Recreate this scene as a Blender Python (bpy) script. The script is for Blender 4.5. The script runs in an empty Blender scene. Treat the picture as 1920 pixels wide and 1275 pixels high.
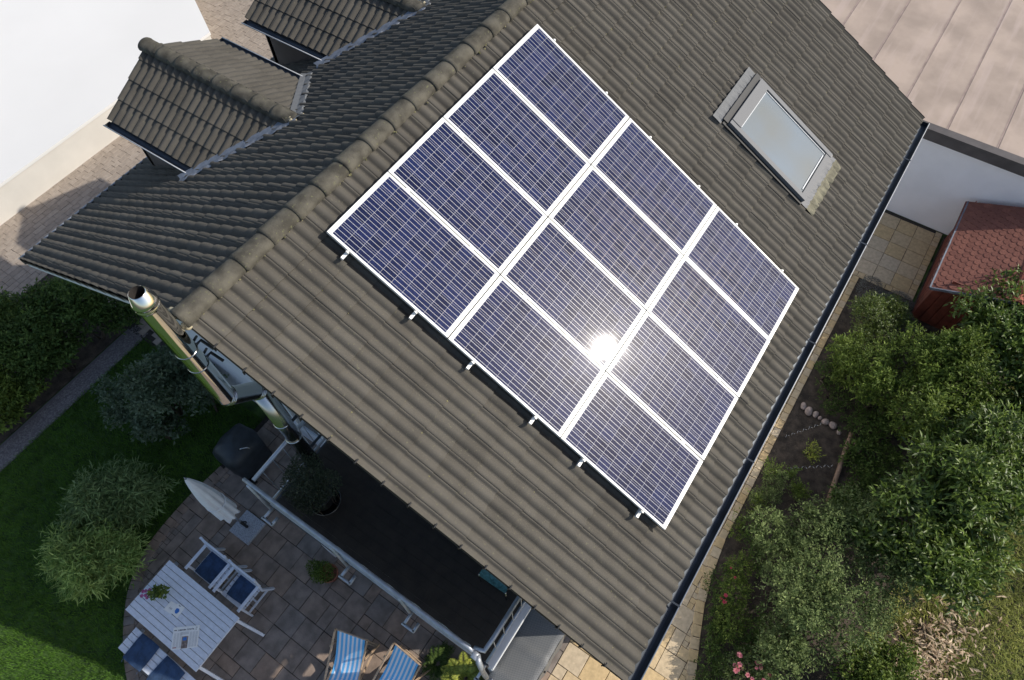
import bpy, math, random
import numpy as np
from mathutils import Vector, Matrix

# ---------------------------------------------------------------- camera, sky, sun, exposure
scn = bpy.context.scene
col = scn.collection
CAM = (-2.6776, -4.2333, 12.7488)
ROT = [[0.556111820366261, 0.7219535743497338, -0.41173131983438765],
       [-0.8308962166696068, 0.47178246785290706, -0.2950131864014799],
       [-0.01873820623905067, 0.5061663160565546, 0.8622323005528608]]
cd = bpy.data.cameras.new('camera'); cam = bpy.data.objects.new('camera', cd); col.objects.link(cam)
M = Matrix(ROT).to_4x4(); M.translation = CAM; cam.matrix_world = M
cd.sensor_width = 36; cd.lens = 1294.66 / 1920 * 36; cd.clip_end = 500; cd.clip_start = .1
scn.camera = cam
SUN = Vector((0.4728, -0.6476, 0.5976)).normalized()
w = bpy.data.worlds.new('World'); scn.world = w; w.use_nodes = True
sky = w.node_tree.nodes.new('ShaderNodeTexSky'); sky.sky_type = 'NISHITA'; sky.sun_disc = False
sky.sun_elevation = math.asin(SUN.z); sky.sun_rotation = math.atan2(SUN.x, SUN.y)
sky.air_density = 1.0; sky.dust_density = 1.5; sky.ozone_density = 0.4
bg = w.node_tree.nodes['Background']; bg.inputs[1].default_value = 0.13
w.node_tree.links.new(sky.outputs[0], bg.inputs[0])
sl = bpy.data.lights.new('sun', 'SUN'); sl.energy = 3.7; sl.angle = math.radians(.5); sl.color = (1, .935, .83)
so = bpy.data.objects.new('sun', sl); col.objects.link(so); so.rotation_euler = SUN.to_track_quat('Z', 'Y').to_euler()
so.location = (10, -14, 20)
scn.view_settings.view_transform = 'Standard'; scn.view_settings.look = 'None'
scn.view_settings.exposure = 0.25; scn.view_settings.gamma = 1
scn.render.resolution_x = 1024; scn.render.resolution_y = 680

rnd = random.Random(7)
rng = np.random.default_rng(11)
AL = math.radians(29.367); SA, CA, TA = math.sin(AL), math.cos(AL), math.tan(AL)

# ---------------------------------------------------------------- materials
def nodes(name):
    m = bpy.data.materials.new(name); m.use_nodes = True
    return m, m.node_tree, m.node_tree.nodes['Principled BSDF']

def mat(name, c, rough=.6, metal=0, var=0., vscale=6., c2=None, bump=0., bscale=40., coat=0., tint=False, spec=None,
        trans=0., speck=None, speckscale=30., streak=None):
    """procedural surface: base colour, large-scale variation, per-piece tint, specks, bump"""
    m, nt, b = nodes(name); N = nt.nodes; L = nt.links
    b.inputs['Roughness'].default_value = rough; b.inputs['Metallic'].default_value = metal
    if coat: b.inputs['Coat Weight'].default_value = coat; b.inputs['Coat Roughness'].default_value = .05
    if spec is not None: b.inputs['Specular IOR Level'].default_value = spec
    tc = N.new('ShaderNodeTexCoord'); out = None
    rgb = N.new('ShaderNodeRGB'); rgb.outputs[0].default_value = (*c, 1); out = rgb.outputs[0]
    def mix(a, bcol, fac):
        x = N.new('ShaderNodeMix'); x.data_type = 'RGBA'
        L.new(a, x.inputs[6])
        if isinstance(bcol, tuple): x.inputs[7].default_value = (*bcol, 1)
        else: L.new(bcol, x.inputs[7])
        if isinstance(fac, float): x.inputs[0].default_value = fac
        else: L.new(fac, x.inputs[0])
        return x.outputs[2]
    def noise(scale, detail=5, lo=.35, hi=.65, vec=None):
        n = N.new('ShaderNodeTexNoise'); n.inputs['Scale'].default_value = scale; n.inputs['Detail'].default_value = detail
        L.new(vec or tc.outputs['Object'], n.inputs['Vector'])
        r = N.new('ShaderNodeMapRange'); r.inputs[1].default_value = lo; r.inputs[2].default_value = hi
        L.new(n.outputs[0], r.inputs[0]); return r.outputs[0]
    if tint:
        at = N.new('ShaderNodeAttribute'); at.attribute_name = 'tint'
        out = mix(out, c2 or tuple(min(1, k * 1.35) for k in c), at.outputs['Fac'])
    if var:
        a = tuple(k * (1 - var) for k in c); bb = c2 if (c2 and not tint) else tuple(min(1, k * (1 + var)) for k in c)
        nz = noise(vscale)
        if tint:
            hs = N.new('ShaderNodeHueSaturation'); L.new(out, hs.inputs['Color'])
            mr = N.new('ShaderNodeMapRange'); mr.inputs[3].default_value = 1 - var; mr.inputs[4].default_value = 1 + var
            L.new(nz, mr.inputs[0]); L.new(mr.outputs[0], hs.inputs['Value']); out = hs.outputs[0]
        else:
            out = mix(mix(out, a, 1.0), bb, nz)
    if streak:
        mp = N.new('ShaderNodeMapping'); mp.inputs['Scale'].default_value = streak[1]; L.new(tc.outputs['Object'], mp.inputs[0])
        out = mix(out, streak[0], noise(streak[2], 4, .5, .75, mp.outputs[0]))
    if speck:
        out = mix(out, speck, noise(speckscale, 6, .62, .72))
    L.new(out, b.inputs['Base Color'])
    if bump:
        n = N.new('ShaderNodeTexNoise'); n.inputs['Scale'].default_value = bscale; n.inputs['Detail'].default_value = 6
        L.new(tc.outputs['Object'], n.inputs['Vector'])
        bp = N.new('ShaderNodeBump'); bp.inputs['Strength'].default_value = bump; bp.inputs['Distance'].default_value = .01
        L.new(n.outputs[0], bp.inputs['Height']); L.new(bp.outputs[0], b.inputs['Normal'])
    if trans:
        tr = N.new('ShaderNodeBsdfTranslucent'); L.new(out, tr.inputs[0]); mx = N.new('ShaderNodeMixShader')
        mx.inputs[0].default_value = trans; L.new(b.outputs[0], mx.inputs[1]); L.new(tr.outputs[0], mx.inputs[2])
        L.new(mx.outputs[0], N['Material Output'].inputs[0])
    return m

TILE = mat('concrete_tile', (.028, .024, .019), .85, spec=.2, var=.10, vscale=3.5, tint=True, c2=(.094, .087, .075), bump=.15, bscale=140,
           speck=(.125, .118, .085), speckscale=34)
RIDGE = mat('ridge_concrete', (.080, .074, .060), .85, spec=.2, var=.35, vscale=7, bump=.3, bscale=60, speck=(.14, .14, .08), speckscale=30)
MORTAR = mat('old_mortar', (.33, .29, .2), .9, var=.4, vscale=30, bump=.6, bscale=60)
ZINC = mat('zinc_sheet', (.17, .19, .23), .55, .2, var=.2, vscale=8)
LEADM = mat('lead_flashing', (.15, .155, .16), .8, .0, var=.07, vscale=14, bump=.3, bscale=30)
MOSSY = mat('mossy_apron', (.16, .15, .105), .85, .0, var=.25, vscale=9, bump=.4, bscale=40)
GUT = mat('gutter_dark', (.05, .06, .075), .45, .5, var=.2, vscale=5)
GUTL = mat('gutter_lip', (.42, .44, .47), .5, .2)
FASC = mat('fascia_dark', (.022, .02, .02), .6)
WHITEP = mat('white_paint', (.7, .73, .78), .5, var=.05, vscale=3)
RENDER = mat('wall_render', (.66, .69, .76), .85, var=.06, vscale=2, bump=.2, bscale=120)
ALU = mat('aluminium', (.78, .78, .76), .4, .1, var=.04, vscale=8)
STEEL = mat('polished_steel', (.72, .72, .70), .07, 1)
STEELB = mat('brushed_steel', (.42, .43, .44), .2, 1)
GALV = mat('galvanised', (.40, .43, .48), .42, .5, var=.15, vscale=9)
DECKM = mat('dark_deck', (.032, .024, .018), .7, var=.3, vscale=5, streak=((.04, .036, .03), (1, 12, 1), 9.))
BLACK = mat('black_plastic', (.012, .013, .015), .55)
WHITEW = mat('white_wood', (.62, .66, .74), .5, var=.07, vscale=14, streak=((.5, .54, .62), (9, 1, 1), 12.), bump=.15)
NAVY = mat('navy_cushion', (.025, .055, .12), .9, var=.3, vscale=12, bump=.4, bscale=30)
CREAMC = mat('parasol_cloth', (.72, .74, .78), .85, var=.05, vscale=6, bump=.15)
GRANITE = mat('granite', (.36, .38, .42), .6, var=.3, vscale=60, speck=(.12, .12, .14), speckscale=90, bump=.2)
PAPER = mat('paper', (.8, .8, .78), .8, var=.03, vscale=20)
INK = mat('ink', (.05, .05, .06), .8)
INKG = mat('ink_grey', (.42, .42, .43), .8)
BLUEI = mat('blue_print', (.03, .16, .5), .5)
REDI = mat('red_print', (.45, .06, .05), .6)
PHOTO = mat('photo_print', (.22, .17, .15), .6, var=.5, vscale=40)
WOOD = mat('deckchair_wood', (.42, .30, .20), .6, var=.25, vscale=8, streak=((.28, .2, .13), (1, 1, 8), 6.))
TERRA = mat('terracotta', (.28, .1, .06), .8, var=.2, vscale=10)
SOIL = mat('soil', (.055, .042, .032), .95, var=.5, vscale=6, bump=1, bscale=30, speck=(.11, .09, .065), speckscale=25)
LOG = mat('log_edge', (.30, .20, .14), .8, var=.25, vscale=12)
STONE = mat('fieldstone', (.34, .27, .24), .8, var=.3, vscale=14, bump=.4)
SHEDW = mat('red_stained_wood', (.17, .045, .03), .55, var=.25, vscale=6)
SHEDT = mat('red_shingle', (.17, .062, .045), .85, tint=True, c2=(.22, .085, .06), var=.12, vscale=30, bump=.5, bscale=150)
SHEDC = mat('red_ridge_felt', (.36, .11, .07), .8, var=.15, vscale=20, bump=.3)
TEAL = mat('teal_weave', (.08, .22, .22), .7, var=.3, vscale=30, bump=.6, bscale=60)
TARP = mat('woven_tarp', (.10, .105, .11), .5, var=.15, vscale=6)
BITUM = mat('bitumen_roof', (.37, .295, .245), .9, var=.16, vscale=1.3, bump=.3, bscale=120, streak=((.45, .36, .315), (.3, 3, 1), 1.5))
BITSEAM = mat('bitumen_seam', (.33, .25, .22), .9, var=.15, vscale=5)
FASCG = mat('fascia_slate', (.085, .075, .075), .7, var=.2, vscale=3)
WHITER = mat('white_membrane', (.72, .71, .69), .85, var=.03, vscale=.25)
CREAMW = mat('cream_render', (.62, .59, .54), .9, var=.04, vscale=2)
JOINT = mat('joint_sand', (.035, .03, .026), .95, var=.3, vscale=20)
GRAVEL = mat('gravel', (.12, .11, .115), .9, tint=True, c2=(.25, .235, .235))
TANP = mat('tan_paver', (.52, .38, .20), .85, tint=True, c2=(.50, .41, .29), var=.12, vscale=16, bump=.25, bscale=60)
PATP = mat('patio_paver', (.26, .19, .145), .8, tint=True, c2=(.21, .18, .16), var=.25, vscale=5, bump=.35, bscale=40)
DRVP = mat('drive_paver', (.27, .225, .185), .85, tint=True, c2=(.32, .27, .225), var=.1, vscale=12, bump=.3)
GRASSG = mat('lawn_soil', (.03, .075, .015), .95, var=.5, vscale=5, c2=(.06, .12, .022))
BARK = mat('bark', (.09, .07, .05), .9, var=.3, vscale=20)

def leafmat(name, a, b, rough=.45, trans=.25, spec=.5):
    return mat(name, a, rough, tint=True, c2=b, var=.2, vscale=1.6, trans=trans, spec=spec)
L_LAUREL = leafmat('laurel_leaf', (.030, .060, .010), (.22, .31, .055), .42, .25, .4)
L_LAURN = leafmat('laurel_young', (.10, .17, .02), (.17, .24, .03), .4, .3)
L_PRIVET = leafmat('privet_leaf', (.045, .085, .012), (.25, .33, .06), .55, .3, .25)
L_GREY = leafmat('greygreen_leaf', (.045, .080, .018), (.30, .37, .14), .6, .3, .25)
L_THYME = leafmat('thyme_leaf', (.09, .095, .085), (.19, .19, .17), .8, .1)
L_BAMB = leafmat('bamboo_leaf', (.10, .19, .035), (.52, .64, .20), .6, .3, .25)
L_BAMBD = leafmat('bamboo_leaf_dark', (.07, .13, .035), (.34, .44, .18), .6, .3, .25)
L_DARK = leafmat('dark_leaf', (.035, .075, .014), (.15, .22, .05), .6, .3, .25)
L_BUSH = leafmat('bush_leaf', (.05, .085, .04), (.20, .25, .16), .6, .25, .25)
L_GRASS = leafmat('grass_blade', (.055, .135, .016), (.11, .215, .03), .7, .25, .2)
L_ROUGH = leafmat('rough_grass', (.10, .15, .025), (.46, .46, .12), .7)
L_STRAW = leafmat('straw', (.20, .12, .06), (.75, .60, .43), .8)
L_FERN = leafmat('fern_leaf', (.16, .22, .03), (.50, .52, .08), .6)
PINK = mat('pink_petal', (.62, .16, .2), .6, tint=True, c2=(.75, .34, .36), trans=.3)
REDP = mat('red_petal', (.55, .05, .1), .6, tint=True, c2=(.6, .1, .15), trans=.3)
MAUVE = mat('mauve_petal', (.33, .05, .18), .6, tint=True, c2=(.5, .14, .32), trans=.3)

def math_chain(nt):
    N, L = nt.nodes, nt.links
    def m(op, a, b=None, c=None):
        n = N.new('ShaderNodeMath'); n.operation = op
        for i, v in enumerate((a, b, c)):
            if v is None: continue
            if isinstance(v, (int, float)): n.inputs[i].default_value = v
            else: L.new(v, n.inputs[i])
        return n.outputs[0]
    return m

def cell_material():
    m, nt, b = nodes('solar_cells'); N, L = nt.nodes, nt.links; f = math_chain(nt)
    uv = N.new('ShaderNodeUVMap'); uv.uv_map = 'UVMap'; s = N.new('ShaderNodeSeparateXYZ'); L.new(uv.outputs[0], s.inputs[0])
    x, y = s.outputs[0], s.outputs[1]            # metres from the first cell: x across (6 cells), y down (10 cells)
    px = .1565
    cx = f('ADD', f('DIVIDE', x, px), 20.0); fx = f('FRACT', cx)
    cy = f('ADD', f('DIVIDE', y, px), 20.0); fy = f('FRACT', cy)
    gx = f('ABSOLUTE', f('SUBTRACT', fx, .5)); gy = f('ABSOLUTE', f('SUBTRACT', fy, .5))
    gapx = f('GREATER_THAN', gx, .5 - .0014 / px); gapy = f('GREATER_THAN', gy, .5 - .0016 / px)
    gap = f('MAXIMUM', gapx, gapy)
    bx = f('ABSOLUTE', f('SUBTRACT', f('FRACT', f('ADD', f('MULTIPLY', fx, 3.0), 0.0)), .5))
    # busbars at 1/6, 1/2 and 5/6 of each cell
    bus = f('LESS_THAN', bx, .0019 / px * 3)
    ed = f('MULTIPLY', f('LESS_THAN', gy, .478), 1.0)
    # busbar ends short of the laminate edge
    bus = f('MULTIPLY', bus, f('MULTIPLY', f('GREATER_THAN', y, 0.0), f('LESS_THAN', y, px * 10)))
    inx = f('MULTIPLY', f('GREATER_THAN', x, 0.0), f('LESS_THAN', x, px * 6))
    iny = f('MULTIPLY', f('GREATER_THAN', y, 0.0), f('LESS_THAN', y, px * 10)); inside = f('MULTIPLY', inx, iny)
    # crystal grain
    tc = N.new('ShaderNodeTexCoord'); v = N.new('ShaderNodeTexVoronoi'); v.inputs['Scale'].default_value = 55
    L.new(tc.outputs['Object'], v.inputs['Vector'])
    wn = N.new('ShaderNodeTexWhiteNoise'); wn.noise_dimensions = '2D'; cb = N.new('ShaderNodeCombineXYZ')
    L.new(f('FLOOR', cx), cb.inputs[0]); L.new(f('FLOOR', cy), cb.inputs[1])
    oi = N.new('ShaderNodeObjectInfo'); av = N.new('ShaderNodeVectorMath'); av.operation = 'ADD'
    L.new(cb.outputs[0], av.inputs[0]); L.new(oi.outputs['Random'], av.inputs[1]); L.new(av.outputs[0], wn.inputs['Vector'])
    r = N.new('ShaderNodeValToRGB'); e = r.color_ramp.elements
    e[0].position = 0; e[0].color = (.005, .008, .032, 1); e[1].position = 1; e[1].color = (.013, .022, .088, 1)
    sep = N.new('ShaderNodeSeparateColor'); L.new(v.outputs['Color'], sep.inputs[0])
    L.new(f('ADD', f('MULTIPLY', sep.outputs[0], .45), f('MULTIPLY', wn.outputs['Value'], .55)), r.inputs[0])
    def mix(a, bc, fac):
        q = N.new('ShaderNodeMix'); q.data_type = 'RGBA'; L.new(a, q.inputs[6]); q.inputs[7].default_value = (*bc, 1); L.new(fac, q.inputs[0]); return q.outputs[2]
    c = mix(r.outputs[0], (.36, .36, .40), gap); c = mix(c, (.55, .55, .58), bus)
    line = f('MAXIMUM', gap, bus)
    c = mix(c, (.78, .78, .80), f('SUBTRACT', 1.0, inside))
    L.new(c, b.inputs['Base Color'])
    L.new(f('MULTIPLY', f('MULTIPLY', bus, inside), .05), b.inputs['Metallic']); b.inputs['Specular IOR Level'].default_value = .02
    L.new(f('ADD', .24, f('MULTIPLY', line, .06)), b.inputs['Roughness'])
    nz = N.new('ShaderNodeTexNoise'); nz.inputs['Scale'].default_value = 3.5; nz.inputs['Detail'].default_value = 6; L.new(tc.outputs['Object'], nz.inputs['Vector'])
    L.new(f('ADD', .012, f('MULTIPLY', nz.outputs[0], .038)), b.inputs['Coat Roughness'])
    b.inputs['Coat Weight'].default_value = 1; b.inputs['Coat IOR'].default_value = 1.3
    return m
CELLS = cell_material()

def glass_material():
    m, nt, b = nodes('skylight_glass')
    b.inputs['Base Color'].default_value = (.10, .12, .13, 1); b.inputs['Roughness'].default_value = .12
    b.inputs['Coat Weight'].default_value = .7; b.inputs['Coat Roughness'].default_value = .02
    tc = nt.nodes.new('ShaderNodeTexCoord'); g = nt.nodes.new('ShaderNodeTexNoise'); g.inputs['Scale'].default_value = 1.1
    r = nt.nodes.new('ShaderNodeValToRGB'); r.color_ramp.elements[0].position = .35; r.color_ramp.elements[0].color = (.155, .17, .165, 1)
    r.color_ramp.elements[1].position = .65; r.color_ramp.elements[1].color = (.15, .19, .225, 1)
    nt.links.new(tc.outputs['Object'], g.inputs['Vector']); nt.links.new(g.outputs[0], r.inputs[0]); nt.links.new(r.outputs[0], b.inputs['Base Color'])
    return m
GLASS = glass_material()
def stripe_material():
    m, nt, b = nodes('striped_canvas'); f = math_chain(nt); N, L = nt.nodes, nt.links
    uv = N.new('ShaderNodeUVMap'); s = N.new('ShaderNodeSeparateXYZ'); L.new(uv.outputs[0], s.inputs[0])
    st = f('LESS_THAN', f('FRACT', f('MULTIPLY', s.outputs[0], 6.5)), .54)
    q = N.new('ShaderNodeMix'); q.data_type = 'RGBA'; q.inputs[6].default_value = (.72, .73, .80, 1); q.inputs[7].default_value = (.12, .44, .80, 1)
    L.new(st, q.inputs[0]); L.new(q.outputs[2], b.inputs['Base Color']); b.inputs['Roughness'].default_value = .85
    return m
STRIPE = stripe_material()
def tarp_material():
    m, nt, b = nodes('woven_cover'); N, L = nt.nodes, nt.links
    tc = N.new('ShaderNodeTexCoord'); ck = N.new('ShaderNodeTexChecker'); ck.inputs['Scale'].default_value = 60
    L.new(tc.outputs['Object'], ck.inputs[0]); ck.inputs[1].default_value = (.085, .09, .095, 1); ck.inputs[2].default_value = (.15, .155, .16, 1)
    L.new(ck.outputs[0], b.inputs['Base Color']); b.inputs['Roughness'].default_value = .5
    return m
TARP = tarp_material()

# ---------------------------------------------------------------- helpers
ORI = {}
def tag(o, label=None, cat=None, group=None, kind=None):
    if label: o['label'] = label
    if cat: o['category'] = cat
    if group: o['group'] = group
    if kind: o['kind'] = kind
    return o
def thing(name, loc, label, cat, group=None, rz=0.):
    o = bpy.data.objects.new(name, None); col.objects.link(o); o.location = loc; o.rotation_euler = (0, 0, rz)
    o.empty_display_size = .2; tag(o, label, cat, group); ORI[o.name] = Vector(loc); return o
def copy_tree(o, parent=None):
    c = o.copy(); col.objects.link(c); c.parent = parent; ORI[c.name] = ORI.get(o.name, Vector((0, 0, 0)))
    for ch in [x for x in bpy.data.objects if x.parent == o]: copy_tree(ch, c)
    return c

class MB:
    """collects shapes; build() links them as one mesh object"""
    def __init__(s): s.v = []; s.f = []; s.t = []; s.uv = {}
    def add(s, vs, fs, tint=None):
        b = len(s.v); s.v += [tuple(q) for q in vs]; s.f += [tuple(i + b for i in f) for f in fs]
        s.t += [tint if tint is not None else .5] * len(vs); return b
    def box(s, c, d, rot=None, tint=None, bev=0.):
        x, y, z = d[0] / 2, d[1] / 2, d[2] / 2
        if bev:
            k = bev; ring = lambda zz, i: [(-x + i, -y + i, zz), (x - i, -y + i, zz), (x - i, y - i, zz), (-x + i, y - i, zz)]
            vs = ring(-z, k) + ring(-z + k, 0) + ring(z - k, 0) + ring(z, k)
            fs = [(3, 2, 1, 0), (12, 13, 14, 15)]
            for r in range(3):
                for i in range(4):
                    j = (i + 1) % 4; fs.append((r * 4 + i, r * 4 + j, r * 4 + 4 + j, r * 4 + 4 + i))
        else:
            vs = [(a, b2, c2) for c2 in (-z, z) for a, b2 in ((-x, -y), (x, -y), (x, y), (-x, y))]
            fs = [(3, 2, 1, 0), (4, 5, 6, 7), (0, 1, 5, 4), (1, 2, 6, 5), (2, 3, 7, 6), (3, 0, 4, 7)]
        vs = [Vector(q) for q in vs]
        if rot is not None: vs = [rot @ q for q in vs]
        s.add([q + Vector(c) for q in vs], fs, tint); return s
    def tube(s, pts, r, n=10, cap=True, tint=None):
        pts = [Vector(q) for q in pts]; rs = r if isinstance(r, (list, tuple)) else [r] * len(pts)
        vs = []; fs = []; up = None
        for i, q in enumerate(pts):
            d = (pts[min(i + 1, len(pts) - 1)] - pts[max(i - 1, 0)]).normalized()
            if up is None:
                up = Vector((0, 0, 1)) if abs(d.z) < .9 else Vector((1, 0, 0))
            a = d.cross(up).normalized(); up = a.cross(d).normalized()
            for k in range(n):
                t = 2 * math.pi * k / n; vs.append(q + (a * math.cos(t) + up * math.sin(t)) * rs[i])
        for i in range(len(pts) - 1):
            for k in range(n):
                j = (k + 1) % n; fs.append((i * n + k, i * n + j, (i + 1) * n + j, (i + 1) * n + k))
        if cap: fs.append(tuple(range(n))[::-1]); fs.append(tuple((len(pts) - 1) * n + k for k in range(n)))
        s.add(vs, fs, tint); return s
    def bar(s, a, b, wd, th, upv=(0, 0, 1)):
        a, b = Vector(a), Vector(b); d = (b - a); L = d.length; d.normalize(); u = Vector(upv)
        if abs(d.dot(u)) > .95: u = Vector((1, 0, 0))
        x = d.cross(u).normalized(); z = x.cross(d).normalized()
        R = Matrix((x, d, z)).transposed(); return s.box((a + b) / 2, (wd, L, th), R)
    def prism(s, poly, z0, z1, tint=None):
        n = len(poly); vs = [(x, y, z0) for x, y in poly] + [(x, y, z1) for x, y in poly]
        s.add(vs, [tuple(range(n))[::-1], tuple(range(n, 2 * n))] + [(i, (i + 1) % n, n + (i + 1) % n, n + i) for i in range(n)], tint); return s
    def lathe(s, c, prof, n=20, tint=None):
        vs = []; fs = []
        for r, z in prof:
            for k in range(n):
                t = 2 * math.pi * k / n; vs.append((c[0] + r * math.cos(t), c[1] + r * math.sin(t), c[2] + z))
        for i in range(len(prof) - 1):
            for k in range(n):
                j = (k + 1) % n; fs.append((i * n + k, i * n + j, (i + 1) * n + j, (i + 1) * n + k))
        s.add(vs, fs, tint); return s
    def build(s, name, m, parent=None, smooth=False, local=False, uv=None, kind=None, label=None):
        me = bpy.data.meshes.new(name); vs = np.array(s.v, dtype=float)
        o = bpy.data.objects.new(name, me); col.objects.link(o)
        org = Vector((0, 0, 0))
        if parent is not None: o.parent = parent; org = ORI[parent.name]
        if not local: vs = vs - np.array(org)
        me.from_pydata(vs.tolist(), [], s.f); me.materials.append(m)
        at = me.attributes.new('tint', 'FLOAT', 'POINT'); at.data.foreach_set('value', np.array(s.t, dtype=np.float32))
        if uv is not None:
            ul = me.uv_layers.new(name='UVMap'); li = np.zeros(len(me.loops), dtype=np.int32); me.loops.foreach_get('vertex_index', li)
            ul.data.foreach_set('uv', np.array(uv, dtype=np.float32)[li].ravel())
        if smooth: me.polygons.foreach_set('use_smooth', [True] * len(me.polygons))
        ORI[o.name] = org
        if kind: o['kind'] = kind
        if label: o['label'] = label
        return o

def npmesh(name, V, F, T, m, parent=None, smooth=False, kind=None, local=False):
    """V (n,3), F (k,4) or (k,3), T (n,) -> one mesh object"""
    org = ORI[parent.name] if parent is not None else Vector((0, 0, 0))
    me = bpy.data.meshes.new(name); V = V if local else V - np.array(org)
    k = F.shape[1]
    me.vertices.add(len(V)); me.vertices.foreach_set('co', V.astype(np.float32).ravel())
    me.loops.add(F.size); me.loops.foreach_set('vertex_index', F.astype(np.int32).ravel())
    me.polygons.add(len(F)); me.polygons.foreach_set('loop_start', np.arange(0, F.size, k, dtype=np.int32))
    try: me.polygons.foreach_set('loop_total', np.full(len(F), k, dtype=np.int32))
    except Exception: pass
    me.update(calc_edges=True); me.validate()
    me.materials.append(m)
    at = me.attributes.new('tint', 'FLOAT', 'POINT'); at.data.foreach_set('value', T.astype(np.float32))
    if smooth: me.polygons.foreach_set('use_smooth', [True] * len(me.polygons))
    o = bpy.data.objects.new(name, me); col.objects.link(o)
    if parent is not None: o.parent = parent
    ORI[o.name] = org
    if kind: o['kind'] = kind
    return o

def nrm(a): return a / np.maximum(np.linalg.norm(a, axis=1, keepdims=True), 1e-9)

def leaf_mesh(P, D, Nn, Ln, Wd, fold=.25, curl=.15):
    """leaf = 6 vertices, 4 triangles worth: base, two mid sides, mid rib, tip; P base, D direction, Nn face normal"""
    n = len(P); S = nrm(np.cross(D, Nn)); Nn = nrm(np.cross(S, D))
    Ln = Ln[:, None]; Wd = Wd[:, None]
    base = P; mid = P + D * Ln * .5 + Nn * Ln * curl * .5
    a = mid + S * Wd * .5 + Nn * Wd * fold; b = mid - S * Wd * .5 + Nn * Wd * fold; tip = P + D * Ln - Nn * Ln * curl * .4
    V = np.stack([base, a, tip, b, mid], 1).reshape(-1, 3)
    i = np.arange(n)[:, None] * 5
    F = np.concatenate([i + np.array([[0, 4, 1]]), i + np.array([[1, 4, 2]]), i + np.array([[2, 4, 3]]), i + np.array([[3, 4, 0]])], 0)
    return V, F

def foliage(name, lobes, n, ln, wd, m, parent, seed=0, up=.3, spread=.8, inner=.45, droop=0., zmin=.03, tbias=1.0, clump=0):
    """leaves scattered through the outer shell of a set of lobes (x,y,z,rx,ry,rz)"""
    g = np.random.default_rng(seed); lb = np.array(lobes, float)
    wts = lb[:, 3] * lb[:, 4] + lb[:, 4] * lb[:, 5]; k = g.choice(len(lb), n, p=wts / wts.sum())
    if clump:
        # twigs: leaves gather along a limited number of shoots
        nc = max(1, n // clump); ck = g.choice(len(lb), nc, p=wts / wts.sum())
        u = nrm(g.normal(size=(nc, 3))); u[:, 2] = np.abs(u[:, 2]) * .9 + u[:, 2] * .1; u = nrm(u)
        rr = inner + (1.08 - inner) * g.random(nc) ** .6; sp = lb[ck, :3] + u * rr[:, None] * lb[ck, 3:]
        sdir = nrm(u + g.normal(size=(nc, 3)) * .5 + np.array([0, 0, up])); idx = np.repeat(np.arange(nc), clump)
        n = len(idx); t = np.tile(np.linspace(-1, 1, clump), nc)
        P = sp[idx] + sdir[idx] * (t * ln * 1.1)[:, None] + g.normal(size=(n, 3)) * ln * .12
        sd = nrm(np.cross(sdir[idx], g.normal(size=(n, 3))))
        D = nrm(sdir[idx] * (.5 + .5 * (t > .6))[:, None] + sd * .9 + np.array([0, 0, -droop]))
        out = u[idx]; tb = np.repeat(g.random(nc), clump)
    else:
        u = nrm(g.normal(size=(n, 3))); u[:, 2] = np.where(g.random(n) < .8, np.abs(u[:, 2]), u[:, 2])
        rr = inner + (1.05 - inner) * g.random(n) ** .5
        P = lb[k, :3] + u * rr[:, None] * lb[k, 3:]
        D = nrm(u * .6 + g.normal(size=(n, 3)) * spread + np.array([0, 0, up - droop])); out = u; tb = g.random(n)
    keep = P[:, 2] > zmin; P, D, out, tb = P[keep], D[keep], out[keep], tb[keep]; n = len(P)
    Nn = nrm(out * .7 + np.array([0, 0, .8]) + g.normal(size=(n, 3)) * .45)
    Ln = ln * (.5 + .85 * g.random(n)); Wd = wd * (.7 + .5 * g.random(n))
    V, F = leaf_mesh(P, D, Nn, Ln, Wd)
    T = np.repeat(np.clip((.6 * tb + .4 * g.random(n)) ** 1.5 * tbias, 0, 1), 5)
    return npmesh(name, V, F, T, m, parent)

def tufts(lobes, k, r, seed, keep=.72):
    g = np.random.default_rng(seed); out = [(x, y, z, a * keep, b_ * keep, c * keep) for x, y, z, a, b_, c in lobes]
    for l in lobes:
        for _ in range(k):
            u = g.normal(size=3); u /= np.linalg.norm(u); u[2] = abs(u[2]) * 1.0 - .15; f = g.uniform(.72, .98); q = r * g.uniform(.65, 1.3)
            out.append((l[0] + u[0] * f * l[3], l[1] + u[1] * f * l[4], max(.1, l[2] + u[2] * f * l[5]), q, q, q * .9))
    return out
def stems(lobes, parent, n=14, r=.012, seed=0, name='stem', m=None, base=None):
    g = random.Random(seed); b = MB()
    for i in range(n):
        l = g.choice(lobes); bx = base or (l[0], l[1]); x0 = bx[0] + g.uniform(-.06, .06); y0 = bx[1] + g.uniform(-.06, .06)
        x1 = l[0] + g.uniform(-.6, .6) * l[3]; y1 = l[1] + g.uniform(-.6, .6) * l[4]; z1 = l[2] + g.uniform(.1, .6) * l[5]
        b.tube([(x0, y0, 0), ((x0 * 2 + x1) / 3 + .02, (y0 * 2 + y1) / 3, z1 * .4), (x1, y1, z1)], [r * 1.6, r, r * .4], 6)
    return b.build(name, m or BARK, parent, True)

# ---------------------------------------------------------------- ground
b = MB(); b.add([(-70, -60, -.012), (80, -60, -.012), (80, 70, -.012), (-70, 70, -.012)], [(0, 1, 2, 3)])
tag(b.build('ground', GRASSG), kind='structure')

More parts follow.
